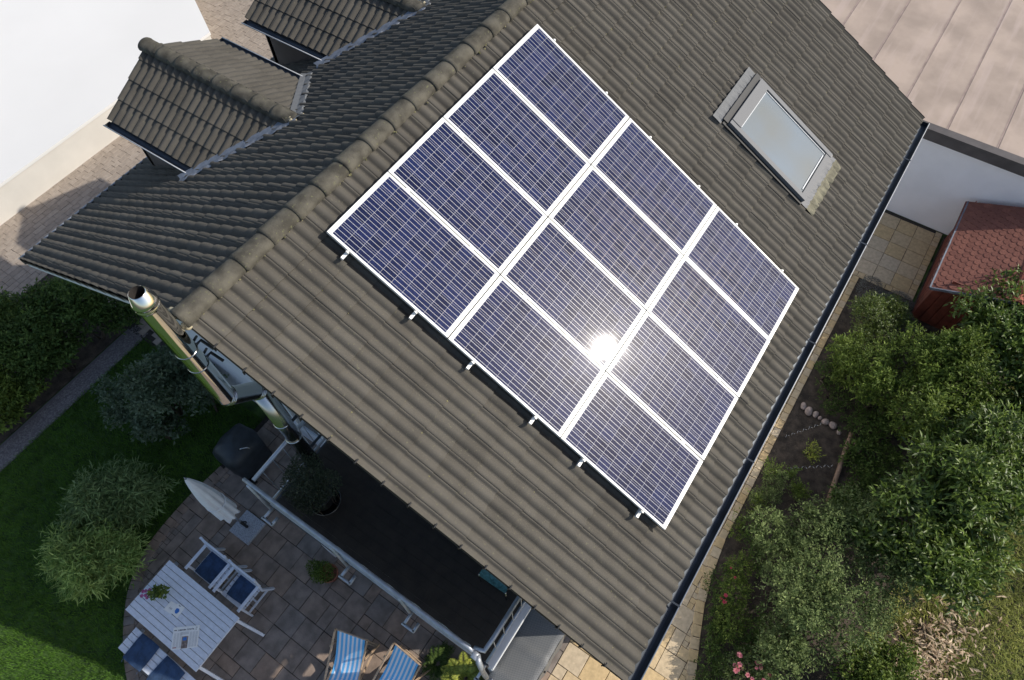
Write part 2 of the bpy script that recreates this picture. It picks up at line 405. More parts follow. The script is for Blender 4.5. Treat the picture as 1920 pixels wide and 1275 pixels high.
PATIO = [(-.7, 3.3), (-2.14, 3.3), (-2.99, 3.36), (-3.87, 3.3), (-4.5, 3.05), (-4.93, 2.72), (-5.34, 2.26), (-5.66, 1.75), (-5.9, 1.1), (-6.0, .2), (-5.95, -1), (-5.8, -4.0), (-.7, -4.0)]
def inside(poly, x, y):
    c = False; j = len(poly) - 1
    for i in range(len(poly)):
        xi, yi = poly[i]; xj, yj = poly[j]
        if (yi > y) != (yj > y) and x < (xj - xi) * (y - yi) / (yj - yi) + xi: c = not c
        j = i
    return c
def npinside(poly, X, Y):
    c = np.zeros(len(X), bool); j = len(poly) - 1
    for i in range(len(poly)):
        xi, yi = poly[i]; xj, yj = poly[j]
        t = ((yi > Y) != (yj > Y)) & (X < (xj - xi) * (Y - yi) / ((yj - yi) or 1e-9) + xi); c ^= t; j = i
    return c

def stone(b, x0, y0, x1, y1, z, g=.005, k=.006, g_=None):
    """one paver with a worn edge"""
    R = g_ or rnd; x0 += g; y0 += g; x1 -= g; y1 -= g; dz = R.uniform(-.0015, .0015); t = R.random()
    e = [R.uniform(-.003, .003) for _ in range(8)]
    q = [(x0 + e[0], y0 + e[1]), (x1 + e[2], y0 + e[3]), (x1 + e[4], y1 + e[5]), (x0 + e[6], y1 + e[7])]
    cx, cy = (x0 + x1) / 2, (y0 + y1) / 2
    ins = [(x + (k if x < cx else -k), y + (k if y < cy else -k)) for x, y in q]
    vs = [(x, y, z - .02) for x, y in q] + [(x, y, z - .004 + dz) for x, y in q] + [(x, y, z + dz) for x, y in ins]
    b.add(vs, [(0, 1, 5, 4), (1, 2, 6, 5), (2, 3, 7, 6), (3, 0, 4, 7), (4, 5, 9, 8), (5, 6, 10, 9), (6, 7, 11, 10), (7, 4, 8, 11), (8, 9, 10, 11)], t)

def paving(b, x0, y0, x1, y1, u, z, test, shapes, seed=1):
    """random ashlar bond on a grid of cell u; test(x,y) says whether a point is paved"""
    g = random.Random(seed); nx = int(round((x1 - x0) / u)); ny = int(round((y1 - y0) / u)); occ = set()
    for j in range(ny):
        for i in range(nx):
            if (i, j) in occ: continue
            opts = shapes[:]; g.shuffle(opts); opts = sorted(opts, key=lambda s: -s[2] * g.random())
            for sx, sy, wgt in opts + [(1, 1, 1)]:
                cells = [(i + a, j + c) for a in range(sx) for c in range(sy)]
                if any(q in occ or q[0] >= nx or q[1] >= ny for q in cells): continue
                X0, Y0, X1, Y1 = x0 + i * u, y0 + j * u, x0 + (i + sx) * u, y0 + (j + sy) * u
                if sx * sy > 1 and not all(test(px, py) for px, py in ((X0 + .02, Y0 + .02), (X1 - .02, Y0 + .02), (X1 - .02, Y1 - .02), (X0 + .02, Y1 - .02))): continue
                occ.update(cells)
                if all(test(px, py) for px, py in ((X0 + .02, Y0 + .02), (X1 - .02, Y0 + .02), (X1 - .02, Y1 - .02), (X0 + .02, Y1 - .02))): stone(b, X0, Y0, X1, Y1, z, g_=g)
                break
    # small cut pieces where no slab fits
    for j in range(ny * 2):
        for i in range(nx * 2):
            X0, Y0, h = x0 + i * u / 2, y0 + j * u / 2, u / 2
            bx0, by0 = x0 + (i // 2) * u, y0 + (j // 2) * u
            if all(test(px, py) for px, py in ((bx0 + .02, by0 + .02), (bx0 + u - .02, by0 + .02), (bx0 + u - .02, by0 + u - .02), (bx0 + .02, by0 + u - .02))): continue
            if sum(test(px, py) for px, py in ((X0 + .01, Y0 + .01), (X0 + h - .01, Y0 + .01), (X0 + h - .01, Y0 + h - .01), (X0 + .01, Y0 + h - .01))) >= 1: stone(b, X0, Y0, X0 + h, Y0 + h, z - .006, g=.003, k=.003, g_=g)
SH = [(2, 2, 1.), (2, 2, .9), (2, 1, .45), (1, 2, .45), (1, 1, .3)]

def shrink(poly, d):
    cx = sum(q[0] for q in poly) / len(poly); cy = sum(q[1] for q in poly) / len(poly)
    return [(x + (cx - x) / math.hypot(cx - x, cy - y) * d, y + (cy - y) / math.hypot(cx - x, cy - y) * d) for x, y in poly]
# patio: joints sheet, slabs, curved border row
b = MB(); b.prism(PATIO, -.01, .004); tag(b.build('patio_bed', JOINT), kind='structure')
inner = PATIO
b = MB(); IN = shrink(PATIO, .18)
paving(b, -6.2, -4.0, -.7, 3.4, .2, .02, lambda x, y: inside(IN, x, y) or (x > -2.2 and y < 3.12 and y > -4.0), SH, 3)
# border stones follow the curve
def along(poly, step):   # stations on a polyline
    out = []; carry = 0
    for (xa, ya), (xb, yb) in zip(poly[:-1], poly[1:]):
        L = math.hypot(xb - xa, yb - ya); t = carry
        while t < L: out.append((xa + (xb - xa) * t / L, ya + (yb - ya) * t / L, math.atan2(yb - ya, xb - xa))); t += step
        carry = t - L
    return out
cv = PATIO[1:12]
sm = []
for i in range(len(cv) - 1):
    p0 = cv[max(i - 1, 0)]; p1 = cv[i]; p2 = cv[i + 1]; p3 = cv[min(i + 2, len(cv) - 1)]
    for k in range(6):
        t = k / 6; f = lambda a, b_, c, d: .5 * (2 * b_ + (c - a) * t + (2 * a - 5 * b_ + 4 * c - d) * t * t + (3 * b_ - a - 3 * c + d) * t ** 3)
        sm.append((f(p0[0], p1[0], p2[0], p3[0]), f(p0[1], p1[1], p2[1], p3[1])))
for x, y, a in along(sm, .155):
    R = Matrix.Rotation(a, 3, 'Z'); n = R @ Vector((0, 1, 0)); b.box(Vector((x, y, .010)) + n * .09, (.145, .19, .026), R, rnd.random(), .005)
tag(b.build('patio', PATP), kind='structure')

# tan path along the eave wall and the terrace by the shed
PATHO = [(-2.6, -7.6), (-.9, -6.4), (-.32, -6.02), (.75, -5.66), (1.91, -5.47), (2.9, -5.47), (9.0, -5.47), (9.0, -6.65), (11.25, -6.65), (11.25, -4.4), (-.7, -4.4), (-.7, -4.0), (-6, -4.0), (-6, -7.6)]
b = MB(); b.prism(PATHO, -.01, .003); tag(b.build('path_bed', JOINT), kind='structure')
b = MB(); PIN = [(x - .02, y + .13) if (y < -4.5 and x < 2.5) else (x, y) for x, y in PATHO]
paving(b, -6., -7.6, 2.0, -4.0, .2, .02, lambda x, y: inside(PIN, x, y) and y < -4.0, SH, 9)
pc = [(-2.6, -7.6), (-.9, -6.4), (-.32, -6.02), (.25, -5.82), (.75, -5.66), (1.3, -5.54), (2.0, -5.47)]
for x, y, a in along(pc, .2):
    R = Matrix.Rotation(a, 3, 'Z'); b.box(Vector((x, y, .012)) + R @ Vector((.1, .075, 0)), (.19, .155, .026), R, rnd.random(), .005)
paving(b, 9.15, -6.5, 11.25, -4.5, .2, .02, lambda x, y: inside(PATHO, x, y), SH, 4)
for k in range(36):                    # narrow path: two courses of slabs and the edging course
    x = 2.0 + k * .2
    if x + .2 > 9.15: break
    stone(b, x, -5.47, x + .2, -5.33, .02)
x = 2.0
while x < 9.1:
    d = rnd.choice((.2, .3, .4)); stone(b, x, -5.33, x + d, -5.03, .02); x += d
x = 2.0
while x < 9.1:
    d = rnd.choice((.3, .4)); stone(b, x, -5.03, x + d, -4.63, .02); x += d
x = 2.0
while x < 9.1:
    stone(b, x, -4.63, x + .2, -4.43, .02); x += .2
for k in range(15): stone(b, 9.0, -6.65 + k * .155, 9.15, -6.65 + (k + 1) * .155, .02)
for k in range(13): stone(b, 9.15 + k * .16, -6.65, 9.15 + (k + 1) * .16, -6.5, .02)
tag(b.build('path', TANP), kind='structure')

# driveway on the far side: oblong blocks in stretcher bond
DRV = [(-.95, 6.3), (14, 6.3), (14, 21), (10.4, 21), (5.9, 12.6), (-2.0, 12.6), (-1.95, 10.0), (-.95, 10.0)]
b = MB(); b.prism(DRV, -.01, .003); tag(b.build('driveway_bed', JOINT), kind='structure')
b = MB(); j = 0; y = 6.3
while y < 21:
    x = -2.1 + (j % 3) * .105
    while x < 14:
        wd = .3 if (rnd.random() < .75) else .2
        if inside(DRV, x + .04, y + .07) and inside(DRV, x + wd - .03, y + .07): stone(b, x, y, x + wd, y + .15, .02, g=.003, k=.004)
        x += wd
    y += .15; j += 1
tag(b.build('driveway', DRVP), kind='structure')

# soil beds, gravel
b = MB(); b.prism([(-3.0, -11), (-1.0, -6.3), (-.3, -5.9), (.75, -5.55), (1.91, -5.38), (9.0, -5.38), (9.0, -6.7), (11.2, -6.7), (12, -11)], -.011, .0)
tag(b.build('soil_bed', SOIL), kind='structure')
b = MB(); b.prism([(-8, 7.35), (-.9, 7.35), (-.9, 10.05), (-2.0, 10.05), (-2.0, 9.3), (-4.6, 8.2), (-8, 8)], -.011, .0)
tag(b.build('hedge_soil', SOIL), kind='structure')
def pebbles(name, n, box, r0, r1, m, seed, h=.5):
    g = np.random.default_rng(seed); X = g.uniform(box[0], box[1], n); Y = g.uniform(box[2], box[3], n); r = g.uniform(r0, r1, n)
    t = np.array([(1, 0, 0), (0, 1, 0), (-1, 0, 0), (0, -1, 0), (0, 0, 1)], float)
    a = g.uniform(0, 6.28, n); c, s_ = np.cos(a), np.sin(a)
    V = np.zeros((n, 5, 3))
    for k in range(5):
        x, y, z = t[k]; V[:, k, 0] = X + (x * c - y * s_) * r; V[:, k, 1] = Y + (x * s_ + y * c) * r * .8; V[:, k, 2] = z * r * h + .0
    i = np.arange(n)[:, None] * 5
    F = np.concatenate([i + np.array([[0, 1, 4]]), i + np.array([[1, 2, 4]]), i + np.array([[2, 3, 4]]), i + np.array([[3, 0, 4]])])
    o = npmesh(name, V.reshape(-1, 3), F, np.repeat(g.random(n), 5), m); return o
tag(pebbles('gravel_strip', 6500, (-7.5, -.8, 6.86, 7.26), .012, .03, GRAVEL, 5), 'grey violet gravel strip between the lawn and the left hedge', 'gravel', kind='stuff')
b = MB(); b.prism([(-8, 6.84), (-.8, 6.84), (-.8, 7.32), (-8, 7.32)], -.011, .001); tag(b.build('gravel_bed', mat('gravel_dust', (.13, .12, .13), .95)), kind='structure')

def blades(name, n, test, box, h, wd, m, seed, lean=.5, tf=None):
    g = np.random.default_rng(seed); X = g.uniform(box[0], box[1], n); Y = g.uniform(box[2], box[3], n)
    k = test(X, Y); X, Y = X[k], Y[k]; n = len(X); P = np.stack([X, Y, np.full(n, -.01)], 1)
    a = g.uniform(0, 6.28, n); D = nrm(np.stack([np.cos(a) * lean * g.random(n) * 1.6, np.sin(a) * lean * g.random(n) * 1.6, np.ones(n)], 1))
    S = np.stack([-np.sin(a), np.cos(a), np.zeros(n)], 1); H = (h * (.5 + g.random(n)))[:, None]; W = wd * (.6 + .8 * g.random(n))[:, None]
    tip = P + D * H; tip[:, :2] += np.stack([np.cos(a), np.sin(a)], 1) * H * .45 * g.random((n, 1))
    V = np.stack([P - S * W, P + S * W, tip], 1).reshape(-1, 3); F = np.arange(n * 3).reshape(-1, 3)
    big = .5 + .5 * np.sin(X * 2.1 + 1.3 * np.sin(Y * 1.7)) * np.sin(Y * 2.3 + np.sin(X * 1.1 + 2)); T = np.clip(.65 * g.random(n) + .35 * big, 0, 1)
    return npmesh(name, V, F, np.repeat(T, 3), m)
tag(blades('lawn_grass', 150000, lambda X, Y: ~npinside(PATIO, X, Y) & (Y < 6.87) & ~((X > -.9)), (-8.2, -.8, .5, 6.9), .055, .006, L_GRASS, 21),
    'short dark green lawn grass in the shade beside the paved patio', 'grass', kind='stuff')
tag(blades('far_grass', 9000, lambda X, Y: (Y > 9.0), (-6, -2.02, 9.0, 12.5), .06, .007, L_GRASS, 22), 'small patch of lawn beyond the left hedge, beside the driveway', 'grass', kind='stuff')
RG = lambda X, Y: (Y < -8.2 - .12 * (X - 2)) & ((Y < -9.2 - .25 * (X - 2)) | (np.sin(X * 7) * np.sin(Y * 9) > -.2) | (X > 2.9)) & ~npinside(PATHO, X, Y)
tag(blades('rough_grass', 80000, RG, (-1, 9, -12.5, -7.6), .16, .007, L_ROUGH, 23, 1.1), 'tall rough yellow green grass in sun beyond the hedges', 'grass', kind='stuff')
g = np.random.default_rng(8); n = 900; X = g.normal(2.1, .6, n); Y = -9.0 + .28 * (X - 2) * -1 + g.normal(0, .28, n)
a = g.uniform(0, 6.28, n); D = nrm(np.stack([np.cos(a), np.sin(a), g.normal(0, .25, n)], 1)); P = np.stack([X, Y, g.uniform(.03, .28, n)], 1)
V, F = leaf_mesh(P, D, np.tile(np.array([[0, 0, 1.]]), (n, 1)) + g.normal(size=(n, 3)) * .3, .06 + .09 * g.random(n), .016 + .026 * g.random(n))
tag(npmesh('leaf_litter', V, F, np.repeat(g.random(n), 5), L_STRAW), 'pale dry leaves and clippings heaped on the ground at the hedge foot', 'dry leaves', kind='stuff')

# ---------------------------------------------------------------- the house
YA, ZA = .42, 7.2986            # ridge line of the tile crests
HX0, HX1 = -1.6, 8.96           # verges
WX0, WX1, WY0, WY1 = -.7, 8.3, -4.45, 5.2
house = thing('house', (-.7, -4.45, 0), 'large house with grey pantile gable roof carrying the solar array, dormers on its far slope', 'house')

def tile_field(O, U, Vv, Nn, cols, rows, cw, pitch, amp=.050, humps=2, seed=1, clip=None, step=.016, shape=.95, lim=None, ph=1/6):
    """roof tiles as numpy: every tile has its own vertices (tiny tilt and tint), butt edge standing proud of the next course"""
    g = np.random.default_rng(seed); O, U, Vv, Nn = map(np.array, (O, U, Vv, Nn)); ns = humps * 10 + 1
    t = np.linspace(0, 1, ns); us = .0003 + t * (cw - .0006); prof = amp * np.abs(np.sin(np.pi * (t + ph) * humps)) ** shape
    prof[0] -= .002; prof[-1] -= .002
    rowsV = [(-.02, -.004), (.5, step * .5), (1., step), (1., step), (1.0, -.006)]
    us2 = np.concatenate([[us[0]], us, [us[-1]]]); pr2 = np.concatenate([[-.03], prof, [-.03]])
    Vs, Fs, Ts = [], [], []; base = 0; m = len(us2); R = len(rowsV)
    loc = np.zeros((R, m, 3))
    I = np.arange(m - 1)
    quads = np.concatenate([np.stack([r * m + I, (r + 1) * m + I, (r + 1) * m + I + 1, r * m + I + 1], 1) for r in (0, 1, 3)])
    for j in range(rows):
        for i in range(cols):
            u0, v0 = i * cw, j * pitch
            if clip is not None and not clip(u0 + cw / 2, v0 + pitch / 2): continue
            tl = g.normal(0, .0010); tw = g.normal(0, .0012); dv = g.normal(0, .0022); du = g.normal(0, .001)
            for r, (fv, h) in enumerate(rowsV):
                hh = (pr2 * (1 if r < 4 else .9)) + h + tl + tw * (np.linspace(-1, 1, m)) if r < 4 else pr2 - .012
                vv = v0 + fv * pitch + (dv if fv >= 1 else 0)
                ua = u0 + us2 + du
                if lim is not None: ua = np.clip(ua, lim[0], lim[1])
                loc[r] = O + ua[:, None] * U + vv * Vv + hh[:, None] * Nn
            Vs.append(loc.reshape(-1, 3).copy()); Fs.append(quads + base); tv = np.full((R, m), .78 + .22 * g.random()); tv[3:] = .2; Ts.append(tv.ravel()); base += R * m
    return np.concatenate(Vs), np.concatenate(Fs), np.concatenate(Ts)
CREST = .060                    # crest height above the field's base plane (amp + step)
Nn_ = (0, -SA, CA); Vn = (0, -CA, -SA); Nf = (0, SA, CA); Vf = (0, CA, -SA)
def off(P, N, d): return (P[0] + N[0] * d, P[1] + N[1] * d, P[2] + N[2] * d)
HX0, HX1 = -1.585, 8.88; XT = -1.77
O = off((XT, YA, ZA), Nn_, -CREST - .002); O = (O[0], O[1] + Vn[1] * .087, O[2] + Vn[2] * .087)
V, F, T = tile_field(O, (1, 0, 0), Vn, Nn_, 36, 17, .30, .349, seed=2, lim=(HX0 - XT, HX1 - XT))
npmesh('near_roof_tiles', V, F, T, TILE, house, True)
O2 = off((XT, YA, ZA), Nf, -CREST - .008); O2 = (O2[0], O2[1] + Vf[1] * .02, O2[2] + Vf[2] * .02)
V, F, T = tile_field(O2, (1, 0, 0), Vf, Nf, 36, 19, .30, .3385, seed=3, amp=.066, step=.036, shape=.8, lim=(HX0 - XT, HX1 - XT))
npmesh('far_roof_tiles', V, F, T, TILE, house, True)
LN, LF = 17 * .349 + .087, 19 * .3385 + .02
# boarding under the tiles, eave soffits
def slab(name, m, N, Vd, L, d0, d1, x0, x1, v0=0.1):
    b = MB(); vs = []
    for x in (x0, x1):
        for v in (v0, L):
            for d in (d0, d1): q = off((x, YA + Vd[1] * v, ZA + Vd[2] * v), N, d); vs.append(q)
    b.add(vs, [(0, 1, 3, 2), (4, 6, 7, 5), (0, 4, 5, 1), (2, 3, 7, 6), (1, 5, 7, 3), (0, 2, 6, 4)]); return b.build(name, m, house)
slab('roof_boarding', FASC, Nn_, Vn, LN - .06, -CREST - .05, -CREST - .02, HX0 + .04, HX1 - .04)
slab('roof_boarding', WHITEP, Nf, Vf, LF - .06, -CREST - .05, -CREST - .02, HX0 + .04, HX1 - .04)
slab('soffit', WHITEP, Nf, Vf, LF - .1, -.19, -.11, HX0 + .05, HX1 - .05)
for nm, N, Vd, L, m, xs in (('verge_board', Nn_, Vn, LN - .05, FASC, (HX0 + .01, HX1 - .035)), ('verge_board', Nf, Vf, LF - .05, WHITEP, (HX0 + .01, HX1 - .035))):
    for x in xs:
        b = MB(); vs = []
        for xx in (x, x + .025):
            for v in (.0, L):
                for d in (-.16, -CREST - .005): vs.append(off((xx, YA + Vd[1] * v, ZA + Vd[2] * v), N, d))
        b.add(vs, [(0, 1, 3, 2), (4, 6, 7, 5), (0, 4, 5, 1), (2, 3, 7, 6), (1, 5, 7, 3), (0, 2, 6, 4)]); b.build(nm, m, house)
# verge clips: little dark hooks at each course of the near verge
for j in range(1, 17):
    v = .087 + j * .349; b = MB(); q = Vector(off((HX0 - .012, YA + Vn[1] * v, ZA + Vn[2] * v), Nn_, -.045))
    b.tube([q + Vector((0, 0, -.05)), q, q + Vector(Nn_) * .06, q + Vector(Nn_) * .062 + Vector((.045, 0, 0))], .0085, 6); b.build('verge_clip', BLACK, house)
# ridge tiles
def ridge_cap(p0, p1, r0, r1, lift=0.0, flat=.75, n=12):
    p0, p1 = Vector(p0), Vector(p1); d = (p1 - p0).normalized(); s = d.cross(Vector((0, 0, 1))).normalized(); b = MB(); vs = []; fs = []
    stp = [(0, r0, 0), (0, r0 + .004, 0), (.05, r0, 0), (1, r1, 0)]
    L = (p1 - p0).length
    prof = [(0., r0 - .02), (0., r0), (.035 / L, r0 + .006), (.07 / L, r0), (1., r1)]
    for t, r in prof:
        c = p0.lerp(p1, t)
        for k in range(n + 1):
            a = math.pi * (k / n) * 1.12 - .06 * math.pi
            vs.append(c + s * math.cos(a) * r * 1.02 + Vector((0, 0, 1)) * (math.sin(a) * r * flat + lift))
    m = n + 1
    for i in range(len(prof) - 1):
        for k in range(n): fs.append((i * m + k, i * m + k + 1, (i + 1) * m + k + 1, (i + 1) * m + k))
    b.add(vs, fs); return b
for k in range(27):
    x0 = HX0 - .02 + k * .391
    if x0 > HX1 + .02: break
    dz = rnd.uniform(-.004, .004); dy = rnd.uniform(-.004, .004)
    ridge_cap((x0, YA + dy, ZA - .055 + dz), (x0 + .43, YA + dy, ZA - .062 + dz), .128, .115).build('ridge_tile', RIDGE, house, True)
# mortar bedding blobs at the gable end of the ridge
g = random.Random(5); b = MB()
for k in range(16):
    c = Vector((HX0 + g.uniform(-.02, .05), YA + g.uniform(-.13, .2), ZA - .07 - abs(g.uniform(0, .06)))); r = g.uniform(.02, .045)
    b.lathe(c, [(.001, -r * .7), (r * .8, -r * .4), (r, 0), (r * .7, r * .5), (.001, r * .7)], 7)
b.build('ridge_mortar', MORTAR, house, True)
# moss and lichen crumbs in the laps of the tiles and in the ridge bedding
g = np.random.default_rng(77); n = 520
col_ = g.integers(0, 36, n); row_ = g.integers(0, 17, n); uu = XT + col_ * .3 + g.choice([.1, .25, .0], n) + g.normal(0, .012, n); vv = .087 + row_ * .349 + g.normal(0, .006, n)
rdg = g.random(n) < .35; uu = np.where(rdg, HX0 + 2.3 + g.random(n) * 8.1, uu); uu = np.where(rdg & (g.random(n) < .6), HX0 + g.random(n) * 10.4, uu); vv = np.where(rdg, .135 + g.normal(0, .012, n), vv)
ok = (uu > HX0 + .02) & (uu < HX1 - .02) & ~((uu > -.1) & (uu < 4.15) & (vv > .45) & (vv < 5.6)); uu, vv, rdg = uu[ok], vv[ok], rdg[ok]; n = len(uu)
rs = g.uniform(.005, .015, n); hh = np.where(rdg, -.012, -.040); B = np.stack([uu, YA + Vn[1] * vv + Nn_[1] * hh, ZA + Vn[2] * vv + Nn_[2] * hh], 1)
Vm = np.zeros((n, 5, 3)); A_ = g.uniform(0, 6.28, n)
for k in range(4):
    a = A_ + k * 1.571; du, dv_ = np.cos(a) * rs * g.uniform(.7, 1.5, n), np.sin(a) * rs * g.uniform(.7, 1.5, n)
    Vm[:, k] = B + du[:, None] * np.array([1, 0, 0]) + dv_[:, None] * np.array(Vn) - .006 * np.array(Nn_)
Vm[:, 4] = B + (rs * .9)[:, None] * np.array(Nn_)
I_ = np.arange(n)[:, None] * 5; Fm = np.concatenate([I_ + np.array([[0, 1, 4]]), I_ + np.array([[1, 2, 4]]), I_ + np.array([[2, 3, 4]]), I_ + np.array([[3, 0, 4]])])
mo = npmesh('roof_moss', Vm.reshape(-1, 3), Fm, np.repeat(g.random(n), 5), mat('moss', (.085, .085, .03), .95, tint=True, c2=(.24, .22, .12)), house); mo['kind'] = 'stuff'
# walls with gable
b = MB(); zn = ZA + (-YA + WY0) * TA - .2; zf = ZA - (WY1 - YA) * TA - .2
for x in (WX0, WX1 - .3):
    pr = [(WY0, 0), (WY1, 0), (WY1, zf), (YA, ZA - .25), (WY0, zn)]; n = 5
    vs = [(x, y, z) for y, z in pr] + [(x + .3, y, z) for y, z in pr]
    b.add(vs, [tuple(range(n))[::-1], tuple(range(n, 2 * n))] + [(i, (i + 1) % n, n + (i + 1) % n, n + i) for i in range(n)])
b.box(((WX0 + WX1) / 2, WY0 + .15, zn / 2), (WX1 - WX0 - .6, .3, zn)); b.box(((WX0 + WX1) / 2, WY1 - .15, zf / 2), (WX1 - WX0 - .6, .3, zf))
b.build('wall', RENDER, house)
# gable windows and balcony doors (white frames, dark panes)
for (y0, y1, z0, z1, nm) in ((-2.9, -1.3, 3.05, 5.15, 'balcony_door'), (1.4, 2.8, .9, 2.2, 'window'), (-2.6, -.4, .1, 2.3, 'patio_door')):
    b = MB(); x = WX0 - .02
    for yy in (y0, (y0 + y1) / 2, y1): b.box((x, yy, (z0 + z1) / 2), (.06, .07, z1 - z0))
    for zz in (z0, z1): b.box((x, (y0 + y1) / 2, zz), (.056, y1 - y0 + .07, .07))
    fr = b.build(nm, WHITEP, house)
    b = MB(); b.box((x + .01, (y0 + y1) / 2, (z0 + z1) / 2), (.02, y1 - y0, z1 - z0)); b.build('pane', GLASS, fr)

# gutters
def gutter(parent, a, bb, r, outer, lipw=.012, m=GUT, br=0):
    """half-round gutter from a to bb; outer = horizontal unit vector pointing away from the roof"""
    a, bb, o = Vector(a), Vector(bb), Vector(outer); b = MB(); n = 10; vs = []
    for q in (a, bb):
        for rr in (r, r - .006):
            for k in range(n + 1):
                t = math.pi * k / n; vs.append(q + o * math.cos(t) * rr + Vector((0, 0, -1)) * math.sin(t) * rr)
    m1 = n + 1; fs = []
    for k in range(n):
        fs.append((k, k + 1, 2 * m1 + k + 1, 2 * m1 + k)); fs.append((m1 + k, 3 * m1 + k, 3 * m1 + k + 1, m1 + k + 1))
    for e in (0, 2 * m1): fs.append(tuple(e + k for k in range(m1)))
    fs.append((0, m1, 3 * m1, 2 * m1)); fs.append((n, 2 * m1 + n, 3 * m1 + n, m1 + n))
    b.add(vs, fs); g_ = b.build('gutter', m, parent, False)
    b = MB(); b.tube([a + o * r + Vector((0, 0, .003)), bb + o * r + Vector((0, 0, .003))], lipw, 8); b.build('gutter_lip', GUTL, g_, True)
    if br:
        L = (bb - a).length; d = (bb - a).normalized()
        for k in range(br):
            q = a + d * (L * (k + .5) / br); b = MB()
            b.bar(q - o * (r + .02) + Vector((0, 0, .012)), q + o * (r + .008) + Vector((0, 0, .012)), .022, .005); b.build('gutter_bracket', GUT, g_)
    return g_
en = (YA + Vn[1] * LN, ZA + Vn[2] * LN)
gutter(house, (HX0 + .0, en[0] - .035, en[1] - .095), (HX1 + .02, en[0] - .035, en[1] - .095), .078, (0, -1, 0), .008, GUT, 5)
ef = (YA + Vf[1] * LF, ZA + Vf[2] * LF)
gutter(house, (HX0 + .0, ef[0] + .05, ef[1] - .09), (2.95, ef[0] + .05, ef[1] - .09), .075, (0, 1, 0), .016, GUT, 4)
gutter(house, (3.2, ef[0] + .05, ef[1] - .09), (HX1, ef[0] + .05, ef[1] - .09), .075, (0, 1, 0), .012, GUT, 4)

# dormers on the far slope
def ymain(z, lift=0.): return YA + (ZA + lift - z) / TA
def dormer(xr):
    hw, zr, ze, yf = 1.17, 6.12, 5.50, 5.58; sl = math.hypot(hw, zr - ze); ca, sa = hw / sl, (zr - ze) / sl
    b = MB(); xl, xr_ = xr - hw + .16, xr + hw - .16
    for x in (xl, xr_ - .1):   # cheeks follow the main roof
        z1 = ze - .12; pr = [(ymain(z1) - .1, z1), (yf - .22, z1), (yf - .22, ZA - (yf - .22 - YA) * TA - .1)]
        vs = [(x, y, z) for y, z in pr] + [(x + .1, y, z) for y, z in pr]; b.add(vs, [(2, 1, 0), (3, 4, 5), (0, 1, 4, 3), (1, 2, 5, 4), (2, 0, 3, 5)])
    z0 = ZA - (yf - .27 - YA) * TA - .1; pr = [(xl, z0), (xr_, z0), (xr_, ze - .12), (xr, zr - .16), (xl, ze - .12)]
    vs = [(x, yf - .3, z) for x, z in pr] + [(x, yf - .2, z) for x, z in pr]
    b.add(vs, [(0, 1, 2, 3, 4), (9, 8, 7, 6, 5)] + [(i, i + 5, (i + 1) % 5 + 5, (i + 1) % 5) for i in range(5)])
    d = b.build('dormer', FASCG, house)
    for sgn in (-1, 1):
        N_ = (sgn * sa, 0, ca); V_ = (sgn * ca, 0, -sa); ys = yf; cw = .29; cols = 12; L = sl + .03; pitch = .345
        O_ = off((xr - V_[0] * .085, ys, zr - V_[2] * .085), N_, -.06)
        def clip(u, v, sgn=sgn): 
            z = zr - v * sa; return ys - u > ymain(z) - .35
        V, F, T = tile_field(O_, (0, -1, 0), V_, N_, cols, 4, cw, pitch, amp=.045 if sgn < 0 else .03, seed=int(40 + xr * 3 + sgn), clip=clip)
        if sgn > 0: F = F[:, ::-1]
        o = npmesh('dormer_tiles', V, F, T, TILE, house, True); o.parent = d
        bb = MB(); pts = []
        for dd in (-.075, -.12):
            for v in (.02, sl - .0):
                for yy in (yf - .03, ymain(zr - v * sa) - .1):
                    q = off((xr + V_[0] * v, yy, zr + V_[2] * v), N_, dd); pts.append(q)
        bb.add(pts, [(0, 1, 3, 2), (4, 6, 7, 5), (0, 4, 5, 1), (2, 3, 7, 6), (0, 2, 6, 4), (1, 5, 7, 3)]); bb.build('dormer_soffit', FASC, d)
        xe = xr + sgn * (hw + .012); ye = ymain(ze) - .02
        gutter(d, (xe, yf - .0, ze - .05), (xe, ye + .05, ze - .05), .055, (sgn, 0, 0), .010, GUT)
        # zinc valley strip on the main slope, dressed over the tiles
        bb = MB(); n = 26; vs = []
        for k in range(n + 1):
            v = -.02 + (sl + .22) * k / n; x = xr + sgn * ca * v; z = zr - sa * v; y = ymain(z, -.0) ; wv = .012 * math.sin(k * 1.9)
            P_ = Vector((x, y, z)); side = Vector((0, -CA, SA)) * 1.0
            a_ = Vector(off(tuple(P_), Nf, .02)); wdt = .13 if sgn > 0 else .12
            vs += [a_ + Vector((-sgn * .03, .10, -.02)), a_ + Vector((sgn * .0, 0, 0)), a_ + side * (wdt * .6) + Vector((sgn * wdt * .5, 0, wv)), a_ + side * (wdt * .7 + (.03 if k % 2 else 0)) + Vector((sgn * wdt * .6, 0, wv - .02))]
        fs = [(k * 4 + c, k * 4 + c + 1, k * 4 + c + 5, k * 4 + c + 4) for k in range(n) for c in range(3)]
        bb.add(vs, fs); bb.build('valley_flashing', ZINC if sgn < 0 else LEADM, d)
    yy = yf + .05; k = 0
    while yy > ymain(zr) + .05:
        ridge_cap((xr, yy, zr - .045), (xr, max(yy - .43, ymain(zr) - .02), zr - .052), .125, .115, n=12).build('dormer_ridge_tile', TILE if 0 else RIDGE, d, True); yy -= .39
    b = MB(); g = random.Random(int(xr * 10))
    for k in range(10):
        r = g.uniform(.015, .035); b.lathe((xr + g.uniform(-.1, .12), ymain(zr) + g.uniform(-.05, .08), zr + g.uniform(-.04, .03)), [(.001, -r * .7), (r, 0), (.001, r * .7)], 6)
    b.build('mortar', MORTAR, d)
    return d
for x in (1.79, 4.72): dormer(x)

